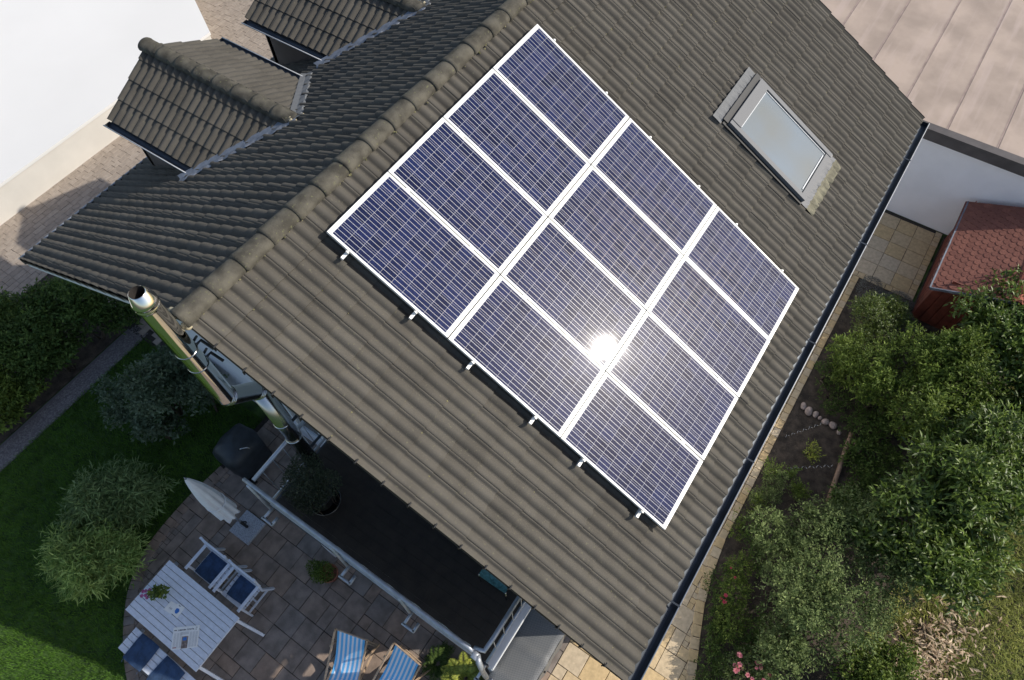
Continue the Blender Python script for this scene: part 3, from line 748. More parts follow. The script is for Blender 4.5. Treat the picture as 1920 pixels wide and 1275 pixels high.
# roof window: position from the tile plane
def rp(u, v, d=0.):            # u along the ridge (x), v down the slope from the ridge, d above crests
    return Vector((u, YA + Vn[1] * v, ZA + Vn[2] * v)) + Vector(Nn_) * d
RM = Matrix(((1, 0, 0), (0, CA, SA), (0, SA, -CA))).transposed()   # columns: u, -v?, n
RM = Matrix((Vector((1, 0, 0)), Vector((0, CA, SA)), Vector(Nn_))).transposed()
v0 = .44
U0, U1, W0, W1 = 5.35, 6.46, 3.25, 4.86
def rbox(b, u0, u1, v0_, v1, d0, d1): return b.box(rp((u0 + u1) / 2, (v0_ + v1) / 2, (d0 + d1) / 2), (u1 - u0, v1 - v0_, d1 - d0), RM)
b = MB(); rbox(b, U0, U0 + .075, W0, W1, -.02, .075); rbox(b, U1 - .075, U1, W0, W1, -.02, .075); rbox(b, U0 + .075, U1 - .075, W0, W0 + .17, -.02, .085); rbox(b, U0 + .075, U1 - .075, W1 - .09, W1, -.02, .065)
sk = b.build('skylight', mat('skylight_cladding', (.135, .14, .15), .6, .0), house)
b = MB(); rbox(b, U0 - .055, U0 - .003, W0 - .07, W1, -.03, .02); rbox(b, U0 - .003, U1 + .05, W0 - .10, W0 - .003, -.03, .04); b.build('frame_rebate', BLACK, sk)
b = MB(); rbox(b, U1 + .003, U1 + .045, W0 - .05, W1 + .03, -.03, .03); b.build('side_flashing', mat('skylight_side', (.22, .22, .23), .35, .7), sk)
b = MB(); rbox(b, U0 + .078, U1 - .078, W0 + .173, W1 - .093, .0, .045); b.build('glass', GLASS, sk)
b = MB()
for (a, c, e, f) in ((U0 + .085, U0 + .1, W0 + .18, W1 - .1), (U1 - .1, U1 - .085, W0 + .18, W1 - .1)): rbox(b, a, c, e, f, .04, .053)
rbox(b, U0 + .12, U1 - .12, W0 + .18, W0 + .19, .04, .056); rbox(b, U0 + .15, U1 - .15, W1 - .125, W1 - .11, .04, .056)
b.build('glazing_bead', GUTL, sk)
def apron(u0, u1, va, vb, m, nm, amp):
    b = MB(); n = 40; vs = []
    for k in range(n + 1):
        u = u0 + (u1 - u0) * k / n
        for i, v in enumerate((va, (va + vb) / 2, vb)): vs.append(rp(u, v, .012 + (amp * abs(math.sin((u - HX0) * math.pi / .15)) - amp) * (i / 2) + rnd.uniform(-.004, .004) * i))
    b.add(vs, [(k * 3 + c, k * 3 + c + 1, k * 3 + c + 4, k * 3 + c + 3) for k in range(n) for c in range(2)]); b.build(nm, m, sk)
apron(U0 - .02, U1 + .05, W1, W1 + .12, sk.data.materials[0], 'sill_flashing', .004); apron(U0 - .02, U1 + .06, W1 + .11, W1 + .27, MOSSY, 'apron', .03); apron(U0 - .08, U1 + .05, W0 - .25, W0 - .09, LEADM, 'head_flashing', .01)

# stainless flue beside the gable
R_ = .105
b = MB(); b.tube([(-1.75, .31, 5.98), (-1.75, .31, 7.78)], R_, 40, False)
fl = b.build('flue_pipe', STEEL, house, True)
b = MB(); b.tube([(-1.75, .31, 5.98), (-1.72, .31, 5.93), (-1.46, .31, 5.63), (-1.43, .31, 5.58)], R_, 36, False); b.tube([(-1.43, .31, 5.58), (-1.43, .31, 3.25)], R_, 36); b.build('flue_elbow', STEELB, fl, True)
b = MB(); b.lathe((-1.75, .31, 7.78), [(R_ + .002, -.005), (R_ + .008, 0), (R_ + .008, .03), (R_ + .004, .034), (R_ + .004, .05), (R_ + .009, .054), (R_ + .009, .085), (R_ + .0, .10), (.076, .2), (.07, .205)], 40); b.build('flue_cowl', STEEL, fl, True)
b = MB(); b.lathe((-1.75, .31, 7.78), [(.071, .204), (.068, -.12), (.001, -.12)], 32); b.build('flue_mouth', mat('soot', (.02, .016, .014), .8), fl, True)
def ring(b, c, r, w, axis=(0, 0, 1)):
    c = Vector(c); ax = Vector(axis).normalized(); b.tube([c - ax * w / 2, c + ax * w / 2], r, 32, True)
for z in (7.0, 6.72): b = MB(); ring(b, (-1.75, .31, z), R_ + .005, .010); b.build('clamp_band', STEELB, fl, True)
for t in (0, .05, .10, .9, .95, 1.0): b = MB(); ring(b, Vector((-1.75, .31, 5.98)).lerp(Vector((-1.43, .31, 5.58)), t), R_ + .009, .009, (.62, 0, -.78)); b.build('clamp_band', STEELB, fl, True)
for z in (4.7, 4.2): b = MB(); ring(b, (-1.43, .31, z), R_ + .009, .012); b.build('clamp_band', STEELB, fl, True)
for z in (6.95, 6.7):
    b = MB(); b.tube([(-1.65, .31, z), (-1.58, .33, z - .02), (-1.56, .22, z - .12)], .016, 8); b.tube([(-1.65, .36, z), (-1.56, .46, z - .1)], .014, 8); b.build('flue_bracket', GUT, fl, True)
for z in (3.6, 4.5): b = MB(); b.bar((-1.34, .31, z), (-.7, .31, z), .03, .03); b.build('flue_bracket', GUT, fl)

# balcony: deck boards, edge beams, tubular railing
DZ = 3.0
b = MB(); n = 11
for k in range(n):
    x0 = -2.2 + k * .137; b.box((x0 + .066, -1.42, DZ - .02), (.134, 3.74, .036), None, rnd.random())
bal = b.build('balcony', DECKM, house)
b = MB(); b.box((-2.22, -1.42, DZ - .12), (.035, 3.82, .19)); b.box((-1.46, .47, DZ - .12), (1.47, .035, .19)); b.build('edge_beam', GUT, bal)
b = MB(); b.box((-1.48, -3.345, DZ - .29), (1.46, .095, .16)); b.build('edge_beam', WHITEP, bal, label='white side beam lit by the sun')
b = MB()
for y in (.3, -1.45, -3.2):
    b.box((-2.1, y, DZ / 2 - .1), (.1, .1, DZ - .22))
b.build('support_post', WHITEP, bal)
RZ = 3.98
b = MB(); b.tube([(-2.22, .56, RZ - .0), (-2.22, .40, RZ), (-2.23, -3.12, RZ), (-2.24, -3.2, RZ - .02)], .027, 12); b.build('handrail', GALV, bal, True)
b = MB(); b.tube([(-2.2, -3.18, RZ - .02), (-2.16, -3.3, RZ), (-1.98, -3.31, RZ), (-.72, -3.31, RZ)], .03, 12); b.build('handrail', GALV, bal, True)
b = MB(); b.tube([(-2.16, .44, RZ), (-.72, .46, RZ)], .03, 12); b.build('handrail', GALV, bal, True)
b = MB()
for z in (3.16, 3.55): b.tube([(-2.225, .42, z), (-2.235, -3.2, z)], .014, 8)
b.tube([(-2.2, -3.31, 3.12), (-.72, -3.31, 3.12)], .02, 8); b.tube([(-2.2, .46, 3.12), (-.72, .46, 3.12)], .02, 8)
k = -2.0
while k < -.8: b.tube([(k, -3.31, 3.12), (k, -3.31, RZ)], .008, 6); k += .2
k = -2.0
while k < -.8: b.tube([(k, .46, 3.12), (k, .46, RZ)], .007, 6); k += .2
b.build('rail_infill', GALV, bal, True)
# white screen cloth behind the front rail
b = MB(); n = 60; vs = []
for k in range(n + 1):
    y = .38 - 3.5 * k / n
    for i in range(5): vs.append((-2.20 + .008 * math.sin(k * .9 + i) , y, 3.14 + .2 * i))
b.add(vs, [(k * 5 + i, k * 5 + i + 1, k * 5 + i + 6, k * 5 + i + 5) for k in range(n) for i in range(4)]); b.build('screen_cloth', mat('screen_mesh', (.33, .36, .42), .8, var=.25, vscale=9), bal)
for y in (.46, -1.0, -2.1, -3.28):
    b = MB(); b.tube([(-2.25, y, RZ - .02), (-2.27, y, 2.9)], .022, 10)
    b.box((-2.33, y - .02, 2.97), (.2, .035, .05)); b.box((-2.43, y - .09, 2.97), (.035, .2, .05)); b.box((-2.37, y - .18, 2.97), (.13, .035, .05)); b.build('rail_post', GALV, bal, True)
b = MB(); b.tube([(-2.24, -3.26, RZ), (-2.30, -3.32, RZ - .02), (-2.33, -3.36, 3.3), (-2.33, -3.37, 2.75)], .035, 12); b.box((-2.26, -3.24, RZ), (.09, .08, .06), None, None, .02); b.build('corner_bracket', GALV, bal, True)
# steel lattice between flue and balcony door
b = MB()
for i, y in enumerate((.36, .2, .04, -.12)): b.bar((-.98, y, 3.2), (-.98, y, 5.3), .035, .03)
for a, c in (((-.95, .4, 3.3), (-.95, -.14, 4.2)), ((-.95, -.14, 3.5), (-.95, .4, 4.6)), ((-.95, .4, 4.2), (-.95, -.14, 5.2)), ((-.95, .4, 5.2), (-.95, -.14, 4.4))): b.bar(a, c, .03, .02)
lat = thing('trellis', (-.98, .12, 3.0), 'pale metal lattice with crossed bars leaning on the gable wall beside the flue', 'trellis')
for z in (3.2, 5.3): b.bar((-.97, .42, z), (-.97, -.18, z), .04, .04)
b.build('lattice_bars', GALV, lat)

# ---------------------------------------------------------------- solar array: 12 modules, 6 rails
PU, PV = 1.01, 1.6788
def sp(u, v, d=0.): return Vector((u * 1., -v * CA, 7.2 - v * SA)) + Vector(Nn_) * d     # module plane
MW, MH, FT = .994, 1.666, .040
def panel_proto():
    root = thing('solar_panel', (0, 0, 0), 'x', 'solar panel', 'solar panels mounted on the near roof slope')
    fr = MB(); fw = .022
    fe = .036
    for a, bq, c, d in ((0, MW, 0, fe), (0, MW, MH - fe, MH), (0, fw, fe, MH - fe), (MW - fw, MW, fe, MH - fe)):
        fr.box(((a + bq) / 2, -(c + d) / 2, -FT / 2), (bq - a, d - c, FT), None, None, .0015)
    f = fr.build('panel_frame', ALU, root, local=True)
    m = MB(); x0, x1, y0, y1 = fw, MW - fw, fe, MH - fe
    m.add([(x0, -y1, -.004), (x1, -y1, -.004), (x1, -y0, -.004), (x0, -y0, -.004)], [(0, 1, 2, 3)])
    cx, cy = (MW - 6 * .1565) / 2, (MH - 10 * .1565) / 2
    m.build('solar_cells', CELLS, root, local=True, uv=[(x0 - cx, y1 - cy), (x1 - cx, y1 - cy), (x1 - cx, y0 - cy), (x0 - cx, y0 - cy)])
    bk = MB(); bk.box((MW / 2, -MH / 2, -.012), (MW - .06, MH - .07, .006)); bk.build('backsheet', WHITEP, root, local=True)
    return root
pp = panel_proto()
ROWN = ['uppermost row nearest the ridge', 'middle row', 'lowest row nearest the gutter']
COLN = ['first', 'second', 'third', 'fourth']
for j in range(3):
    for i in range(4):
        o = pp if (i, j) == (0, 0) else copy_tree(pp)
        P = sp(i * PU + .008, j * PV + .007); o.location = P
        o.rotation_euler = (Matrix.Rotation(rnd.uniform(-.0022, .0022), 3, 'X') @ Matrix.Rotation(rnd.uniform(-.0022, .0022), 3, 'Y') @ RM).to_euler(); ORI[o.name] = P
        ex = ', under the sun glare' if (i, j) == (0, 1) and False else ''
        o['label'] = 'blue solar panel, %s from the flue end in the %s row' % (COLN[i], ('ridge side', 'middle', 'gutter side')[j])
RL = []
for j in range(3):
    for t in (.22, .78): RL.append((j, t))
for k, (j, t) in enumerate(RL):
    v = j * PV + .012 + t * MH
    if k == 0: v = .30
    if k == 1: v = 1.24
    root = thing('mounting_rail', sp(-.09, v), 'aluminium mounting rail, %s of the two under the %s row of panels' % (['upper', 'lower'][t > .5], ['ridge side', 'middle', 'gutter side'][j]), 'rail', 'rails carrying the solar panels')
    b = MB(); b.box(sp(1.99, v, -FT - .022), (4.04 + .12, .034, .04), RM); b.build('rail', ALU, root)
    for u in (-.012, 4.045):
        b = MB(); b.box(sp(u, v, -FT * .5 + .0), (.014, .036, .044), RM); b.tube([sp(u, v, -.002), sp(u, v, .012)], .011, 10); b.build('end_clamp', ALU, root)
    for u in (1, 2, 3):
        b = MB(); b.box(sp(u * PU, v, .003), (.03, .05, .004), RM); b.tube([sp(u * PU, v, .004), sp(u * PU, v, .010)], .006, 8); b.build('middle_clamp', ALU, root)
    for u in (.12, 1.3, 2.7, 3.9):
        b = MB(); b.bar(sp(u, v, -FT - .045), sp(u, v, -.15), .03, .006); b.box(sp(u, v - .04, -.12), (.03, .1, .006), RM); b.build('roof_hook', STEELB, root)

# ---------------------------------------------------------------- neighbours
gar = thing('garage', (11.25, -6, 0), 'white walled garage with wide flat roof of pinkish bitumen sheets', 'garage')
GX, GZ = 11.27, 2.5
b = MB(); b.box((GX + 9, -3, 1.12), (18, 36, 2.24)); b.build('wall', mat('garage_white', (.86, .85, .88), .85, var=.04, vscale=1.5, bump=.15, bscale=90), gar)
b = MB(); b.box((GX + 8.94, -3, 2.36), (18.16, 36.2, .24)); b.box((GX - .05, -3, 2.48), (.2, 36.2, .05)); b.build('fascia', FASCG, gar)
b = MB(); y = -20.5
while y < 14.5:
    n = 1; b.add([(GX + .02, y, 2.487), (GX + 18, y, 2.487), (GX + 18, y + .98, 2.487), (GX + .02, y + .98, 2.487), (GX + .02, y + .9, 2.494), (GX + 18, y + .9, 2.494), (GX + 18, y + 1.04, 2.500), (GX + .02, y + 1.04, 2.500), (GX + 18, y + 1.05, 2.487), (GX + .02, y + 1.05, 2.487)], [(0, 1, 5, 4), (4, 5, 6, 7), (7, 6, 8, 9)], rnd.random()); y += 1.0
b.build('roof_sheet', BITUM, gar)
b = MB(); y = -20.5
while y < 14.5:
    b.box((GX + 9, y + 1.065, 2.489), (17.9, .03, .006)); y += 1.0
b.build('sheet_lap', BITSEAM, gar)

ann = thing('annex', (4, 13, 0), 'low white flat topped building beyond the driveway with cream side wall', 'building')
b = MB(); poly = [(-12, 12.3), (6.55, 12.18), (8.2, 15.2), (22, 40), (-12, 40)]
b.prism(poly, 0, .82); b.build('wall', CREAMW, ann)
b = MB(); b.prism([(-12, 12.27), (6.57, 12.15), (8.23, 15.2), (22, 40), (-12, 40)], .823, .9); b.build('roof', WHITER, ann)

# shed
sh = thing('garden_shed', (9.8, -7.8, 0), 'low red stained garden shed with red scalloped shingle roof against the white garage wall', 'shed')
SX0, SX1, SY0, SY1, SZE, SZR = 8.62, 11.1, -6.75, -9.2, 1.28, 1.78; YR = (SY0 + SY1) / 2
b = MB(); pr = [(SY0, 0), (SY1, 0), (SY1, SZE), (YR, SZR - .03), (SY0, SZE)]
vs = [(SX0, y, z) for y, z in pr] + [(SX1, y, z) for y, z in pr]; b.add(vs, [tuple(range(5))[::-1], tuple(range(5, 10))] + [(i, (i + 1) % 5, 5 + (i + 1) % 5, 5 + i) for i in range(5)])
wl = b.build('wall', SHEDW, sh)
b = MB()
for k in range(14): b.box((SX0 - .008, SY0 - .06 - k * .17, (SZE if abs(SY0 - .06 - k * .17 - YR) > 1 else SZE + .2) / 2), (.016, .150, SZE + (.0 if k in (0, 13) else .12)))
for k in range(14): b.box((SX0 + .1 + k * .18, SY0 + .008, SZE / 2), (.165, .016, SZE))
b.build('cladding_boards', SHEDW, sh)
b = MB(); b.box((SX0 - .03, YR, .66), (.03, .95, 1.3)); dr = b.build('door', mat('shed_door_brown', (.12, .035, .025), .5), sh)
b = MB(); b.tube([(SX0 - .06, YR + .38, .7), (SX0 - .075, YR + .38, .75), (SX0 - .075, YR + .38, .85)], .01, 6); b.build('handle', STEELB, dr)
slope = math.atan2(SZR - SZE, SY0 - YR)
for sgn in (1, -1):
    Nq = Vector((0, sgn * math.sin(slope), math.cos(slope))); Vq = Vector((0, sgn * math.cos(slope), -math.sin(slope))); Ls = (SY0 - YR) / math.cos(slope) + .2
    O_ = Vector((SX0 - .2, YR, SZR)); b = MB(); b.add([O_, O_ + Vector((SX1 - SX0 + .2, 0, 0)), O_ + Vector((SX1 - SX0 + .2, 0, 0)) + Vq * Ls, O_ + Vq * Ls] + [q - Nq * .05 for q in (O_, O_ + Vector((SX1 - SX0 + .2, 0, 0)), O_ + Vector((SX1 - SX0 + .2, 0, 0)) + Vq * Ls, O_ + Vq * Ls)],
        [(0, 1, 2, 3) if sgn < 0 else (3, 2, 1, 0), (0, 3, 7, 4), (3, 2, 6, 7), (2, 1, 5, 6), (4, 5, 6, 7)], 0.1)
    rows = int(Ls / .115); cw = .155; X1 = SX1 - SX0 + .2
    for j in range(rows):
        for i in range(int(X1 / cw) + 1):
            u0 = i * cw + (cw / 2 if j % 2 else 0) - cw / 4; vv = Ls - (j + 1) * .115 - .02
            if u0 < -.01 or u0 + cw > X1 + .02: continue
            top = [(u0 + .003, vv - .03), (u0 + cw - .003, vv - .03)]; arc = [(u0 + cw / 2 + math.cos(a) * (cw / 2 - .003), vv + .06 + math.sin(a) * .065) for a in np.linspace(0, math.pi, 9)]
            pts = [top[0], top[1]] + arc; dz = rnd.uniform(0, .002)
            base = [O_ + Vector((u, 0, 0)) + Vq * v_ + Nq * (.004 + .010 * max(0, (v_ - vv + .03)) / .155 + dz) for u, v_ in pts]; low = [q - Nq * .008 for q in base[2:]]
            nn = len(base); f0 = tuple(range(nn)) if sgn < 0 else tuple(range(nn))[::-1]
            fs = [f0] + [(2 + k, 3 + k, nn + k + 1, nn + k) for k in range(len(arc) - 1)]
            b.add(base + low, fs, rnd.random())
    b.build('shingle_roof', SHEDT, sh)
b = MB(); vs = []
for x in (SX0 - .22, SX1 + .02):
    for dy, dz in ((-.13, -.035), (-.1, .0), (-.02, .045), (.02, .045), (.1, .0), (.13, -.035)): vs.append((x, YR + dy, SZR + dz))
b.add(vs, [(i, i + 1, i + 7, i + 6) for i in range(5)]); b.build('ridge_capping', SHEDC, sh)
b = MB(); qa = O_ = Vector((SX0 - .21, YR, SZR)); e1 = Vector((SX0 - .21, YR, SZR)) + Vector((0, math.cos(slope), -math.sin(slope))) * 1.47
b.bar(e1 + Vector((0, .005, 0)), e1 + Vector((SX1 - SX0 + .2, .005, 0)), .03, .03); b.bar(qa + Vector((0, 0, -.02)), e1 + Vector((0, 0, -.02)), .025, .06); b.build('drip_edge', ZINC, sh)

# ---------------------------------------------------------------- patio furniture
TX0, TX1, TY0, TY1, TZ = -4.76, -3.79, .68, 2.36, .745
tb = thing('garden_table', (-4.27, 1.52, 0), 'large white slatted garden table with splayed legs on the patio', 'table')
b = MB(); n = 10; pw = (TX1 - TX0) / n
for k in range(n): b.box((TX0 + (k + .5) * pw, (TY0 + TY1) / 2, TZ - .014), (pw - .008, TY1 - TY0, .028), None, rnd.random(), .003)
b.build('tabletop', WHITEW, tb)
b = MB(); b.box((-4.27, TY0 + .05, TZ - .075), (TX1 - TX0 - .06, .03, .09)); b.box((-4.27, TY1 - .05, TZ - .075), (TX1 - TX0 - .06, .03, .09)); b.box((TX0 + .06, 1.52, TZ - .075), (.03, TY1 - TY0 - .13, .09)); b.box((TX1 - .06, 1.52, TZ - .075), (.03, TY1 - TY0 - .13, .09)); b.build('apron', WHITEW, tb)
for sx, x in ((-1, TX0 + .07), (1, TX1 - .07)):
    for sy, y in ((-1, TY0 + .1), (1, TY1 - .1)):
        b = MB(); b.bar((x, y, TZ - .03), (x + sx * .03, y + sy * .34, 0), .07, .045, (sx, 0, 0)); b.build('leg', WHITEW, tb)
bn = thing('bench', (-5.08, 1.3, 0), 'white slatted garden bench without a back, pushed under the lawn side of the table', 'bench')
BX0, BX1, BY0, BY1, BZ = -5.28, -4.89, .42, 2.15, .45
b = MB()
for k in range(4): b.box((BX0 + (k + .5) * .0985, (BY0 + BY1) / 2, BZ - .012), (.089, BY1 - BY0, .024), None, rnd.random(), .003)
b.build('seat', WHITEW, bn)
b = MB(); b.box((-5.085, BY0 + .08, BZ - .055), (.33, .03, .06)); b.box((-5.085, BY1 - .08, BZ - .055), (.33, .03, .06)); b.box((-5.085, 1.28, BZ - .06), (.03, 1.5, .05)); b.build('seat_frame', WHITEW, bn)
for x in (BX0 + .05, BX1 - .05):
    for sy, y in ((-1, BY0 + .1), (1, BY1 - .1)):
        b = MB(); b.bar((x, y, BZ - .02), (x, y + sy * .18, 0), .06, .04, (1, 0, 0)); b.build('leg', WHITEW, bn)
def cushion(loc, sx, sy, label, group, h=.045, rz=0., seed=1, tilt=0.):
    t = thing('seat_cushion', loc, label, 'cushion', group, rz); b = MB(); g = random.Random(seed); nx, ny = 13, 13
    for s_ in (1, -1):
        vs = []
        for i in range(nx):
            for j in range(ny):
                u, v = i / (nx - 1) * 2 - 1, j / (ny - 1) * 2 - 1
                ed = (1 - abs(u) ** 5) * (1 - abs(v) ** 5); q = abs(math.sin((u + 1) * math.pi * 1.5)) * abs(math.sin((v + 1) * math.pi * 1.5))
                z = h / 2 * (ed ** .5) * (.62 + .38 * q ** .4)
                vs.append((u * sx / 2 * (1 - .03 * v * v), v * sy / 2 * (1 - .03 * u * u), h / 2 + s_ * z + (.004 * g.random())))
        fs = [(i * ny + j, (i + 1) * ny + j, (i + 1) * ny + j + 1, i * ny + j + 1) for i in range(nx - 1) for j in range(ny - 1)]
        if s_ < 0: fs = [f[::-1] for f in fs]
        b.add(vs, fs)
    b.build('cushion_cover', NAVY, t, True, local=True)
    bt = MB()
    for u in (-.33, 0, .33):
        for v in (-.33, 0, .33): bt.lathe((u * sx, v * sy, h * .86), [(.009, 0), (.007, .004), (.001, .005)], 8)
    bt.build('tuft_buttons', BLACK, t, local=True)
    tt = MB()
    for v in (-.42, .42): tt.tube([(-sx / 2, v * sy, h / 2), (-sx / 2 - .03, v * sy + .01, h / 2 - .01), (-sx / 2 - .05, v * sy, h / 2 - .02)], .004, 5)
    tt.build('tie', NAVY, t, local=True); return t
cushion((-5.10, 1.76, BZ), .45, .42, 'tufted navy cushion on the bench, at its end nearer the bamboo', 'navy cushions on the white bench', seed=3, rz=.03)
cushion((-5.12, 1.15, BZ), .45, .46, 'tufted navy cushion on the bench, nearer the picture edge, half in sun', 'navy cushions on the white bench', seed=4, rz=-.04)

def armchair(y0, label):
    W_ = .62; xc = -3.49; t = thing('garden_armchair', (xc, y0, 0), label, 'chair', 'white armchairs along the balcony side of the table')
    b = MB()
    for k in range(5): b.box((-.19 + k * .095, 0, .40), (.085, W_ - .1, .022), None, rnd.random(), .003)
    b.build('seat', WHITEW, t, local=True)
    b = MB()
    for k in range(9): b.bar((.20, -W_ / 2 + .07 + k * .06, .42), (.27, -W_ / 2 + .07 + k * .06, .93), .045, .016, (1, 0, 0))
    b.bar((.265, -W_ / 2, .93), (.265, W_ / 2, .93), .03, .08); b.bar((.21, -W_ / 2 + .03, .47), (.21, W_ / 2 - .03, .47), .03, .06); b.build('backrest', WHITEW, t, local=True)
    for s_ in (-1, 1):
        b = MB(); b.box((.0, s_ * (W_ / 2 - .02), .65), (.52, .055, .024), None, None, .004); b.build('armrest', WHITEW, t, local=True)
        b = MB(); b.bar((-.22, s_ * (W_ / 2 - .03), 0), (-.20, s_ * (W_ / 2 - .03), .64), .045, .035, (1, 0, 0)); b.build('leg', WHITEW, t, local=True)
        b = MB(); b.bar((.33, s_ * (W_ / 2 - .03), 0), (.20, s_ * (W_ / 2 - .03), .42), .045, .035, (1, 0, 0)); b.bar((.20, s_ * (W_ / 2 - .03), .42), (.275, s_ * (W_ / 2 - .03), .97), .045, .035, (1, 0, 0)); b.build('leg', WHITEW, t, local=True)
    b = MB(); b.bar((0, -W_ / 2 + .05, .2), (0, W_ / 2 - .05, .2), .03, .03); b.bar((-.2, -W_ / 2 + .03, .2), (.25, -W_ / 2 + .03, .2), .03, .03); b.bar((-.2, W_ / 2 - .03, .2), (.25, W_ / 2 - .03, .2), .03, .03); b.build('stretcher', WHITEW, t, local=True)
    return t
armchair(1.78, 'white wooden armchair at the table, the one nearer the folded parasol')
armchair(1.10, 'white wooden armchair at the table, the one nearer the striped deckchairs')
cushion((-3.50, 1.80, .411), .42, .44, 'dark blue cushion on the armchair nearer the folded parasol', 'dark blue armchair cushions', seed=5)
cushion((-3.46, 1.08, .411), .40, .42, 'dark blue cushion on the armchair nearer the deckchairs', 'dark blue armchair cushions', seed=6, rz=.06)

# things on the table
fp = thing('flower_pot', (-4.27, 2.05, TZ), 'small dark pot with magenta flowers and green leaves on the table', 'potted plant')
b = MB(); b.lathe((-4.27, 2.05, TZ), [(.001, 0), (.05, .0), (.065, .1), (.068, .105), (.058, .104), (.05, .08), (.001, .08)], 16); b.build('pot', BLACK, fp, True)
foliage('foliage', [(-4.26, 2.03, TZ + .15, .1, .1, .09), (-4.2, 1.98, TZ + .14, .08, .09, .07)], 150, .075, .045, leafmat('pot_leaf', (.05, .1, .015), (.22, .28, .04), .5), fp, 3, up=.2)
for k, (x, y) in enumerate(((-4.38, 2.13), (-4.33, 2.08), (-4.36, 2.2), (-4.29, 2.14), (-4.42, 2.17), (-4.33, 2.17), (-4.39, 2.08))):
    b = MB(); c = Vector((x, y, TZ + .22 + .01 * (k % 3)))
    for i in range(8):
        a = i * .785 + k; d = Vector((math.cos(a), math.sin(a), .25)); s = Vector((-math.sin(a), math.cos(a), 0)); b.add([c, c + d * .02 + s * .011, c + d * .036, c + d * .02 - s * .011], [(0, 1, 2, 3)], rnd.random())
    b.build('flower', MAUVE, fp)
def flat_item(pts, z0, z1, tri=None):
    b = MB(); b.prism(pts, z0, z1); return b
nc = [Vector((-4.50, 1.47)), Vector((-4.23, 1.14)), Vector((-4.49, .93)), Vector((-4.76, 1.25))]
nw = thing('newspaper', (-4.5, 1.2, TZ), 'folded newspaper with a picture on its front page lying on the table', 'newspaper')
def nq(s, t, z): q = nc[0].lerp(nc[1], s).lerp(nc[3].lerp(nc[2], s), t); return (q.x, q.y, z)
b = MB()
for z, e in ((TZ + .001, 0), (TZ + .006, .006)): b.prism([nq(e, e, 0)[:2], nq(1 - e, e, 0)[:2], nq(1 - e * 2, 1 - e, 0)[:2], nq(e, 1, 0)[:2]][::-1], z, z + .004)
b.build('pages', PAPER, nw)
def inkrect(b, s0, t0, s1, t1, z=TZ + .0112): b.add([nq(s0, t0, z), nq(s1, t0, z), nq(s1, t1, z), nq(s0, t1, z)], [(3, 2, 1, 0)])
b = MB(); inkrect(b, .05, .13, .15, .165); g = random.Random(4); s = .2
for k in range(19):       # blackletter masthead: two words of narrow strokes, too small to read
    if k == 10: s += .025
    inkrect(b, s, .11 + g.uniform(0, .02), s + .012, .175 + g.uniform(0, .02)); inkrect(b, s + .012, g.choice((.115, .17)), s + .024, g.choice((.135, .185)), TZ + .0114); s += .031
inkrect(b, .86, .08, .93, .1); inkrect(b, .86, .16, .9, .19); b.build('masthead', INK, nw)
b = MB()
for cx in (.06, .175, .29, .66, .77, .88):
    t = .28
    while t < .95:
        if not (.33 < cx < .66): inkrect(b, cx, t, cx + .085, t + .007)
        t += .02
t = .26
for k in range(4): inkrect(b, .3, t + k * .03, .62, t + .012 + k * .03)
b.build('text_columns', INKG, nw)
b = MB(); inkrect(b, .38, .45, .62, .99, TZ + .0116); b.build('picture', PHOTO, nw); b = MB(); inkrect(b, .42, .50, .56, .64, TZ + .0122); b.build('picture_sky', BLUEI, nw)
b = MB(); inkrect(b, .06, .9, .2, .935); b.build('red_strip', REDI, nw)
bc = [Vector((-4.235, 1.82)), Vector((-4.165, 1.56)), Vector((-4.36, 1.52)), Vector((-4.41, 1.80))]
bk = thing('brochure', (-4.3, 1.66, TZ), 'open white brochure with a blue picture lying on the table', 'brochure')
b = MB(); b.prism([(-4.235, 1.82), (-4.40, 1.83), (-4.38, 1.66), (-4.215, 1.68)], TZ + .001, TZ + .005); b.prism([(-4.20, 1.70), (-4.36, 1.68), (-4.37, 1.53), (-4.18, 1.545)], TZ + .005, TZ + .009); b.build('pages', PAPER, bk)
b = MB(); b.add([(-4.26, 1.655, TZ + .0096), (-4.31, 1.65, TZ + .0096), (-4.335, 1.62, TZ + .0096), (-4.32, 1.585, TZ + .0096), (-4.27, 1.58, TZ + .0096), (-4.245, 1.61, TZ + .0096)], [(0, 1, 2, 3, 4, 5)]); b.build('blue_picture', BLUEI, bk)
b = MB()
for k in range(3): b.box((-4.32, 1.72 + k * .02, TZ + .0056), (.03, .006, .0008))
b.box((-4.21, 1.64, TZ + .0096), (.008, .04, .0008)); b.build('caption', INK, bk)

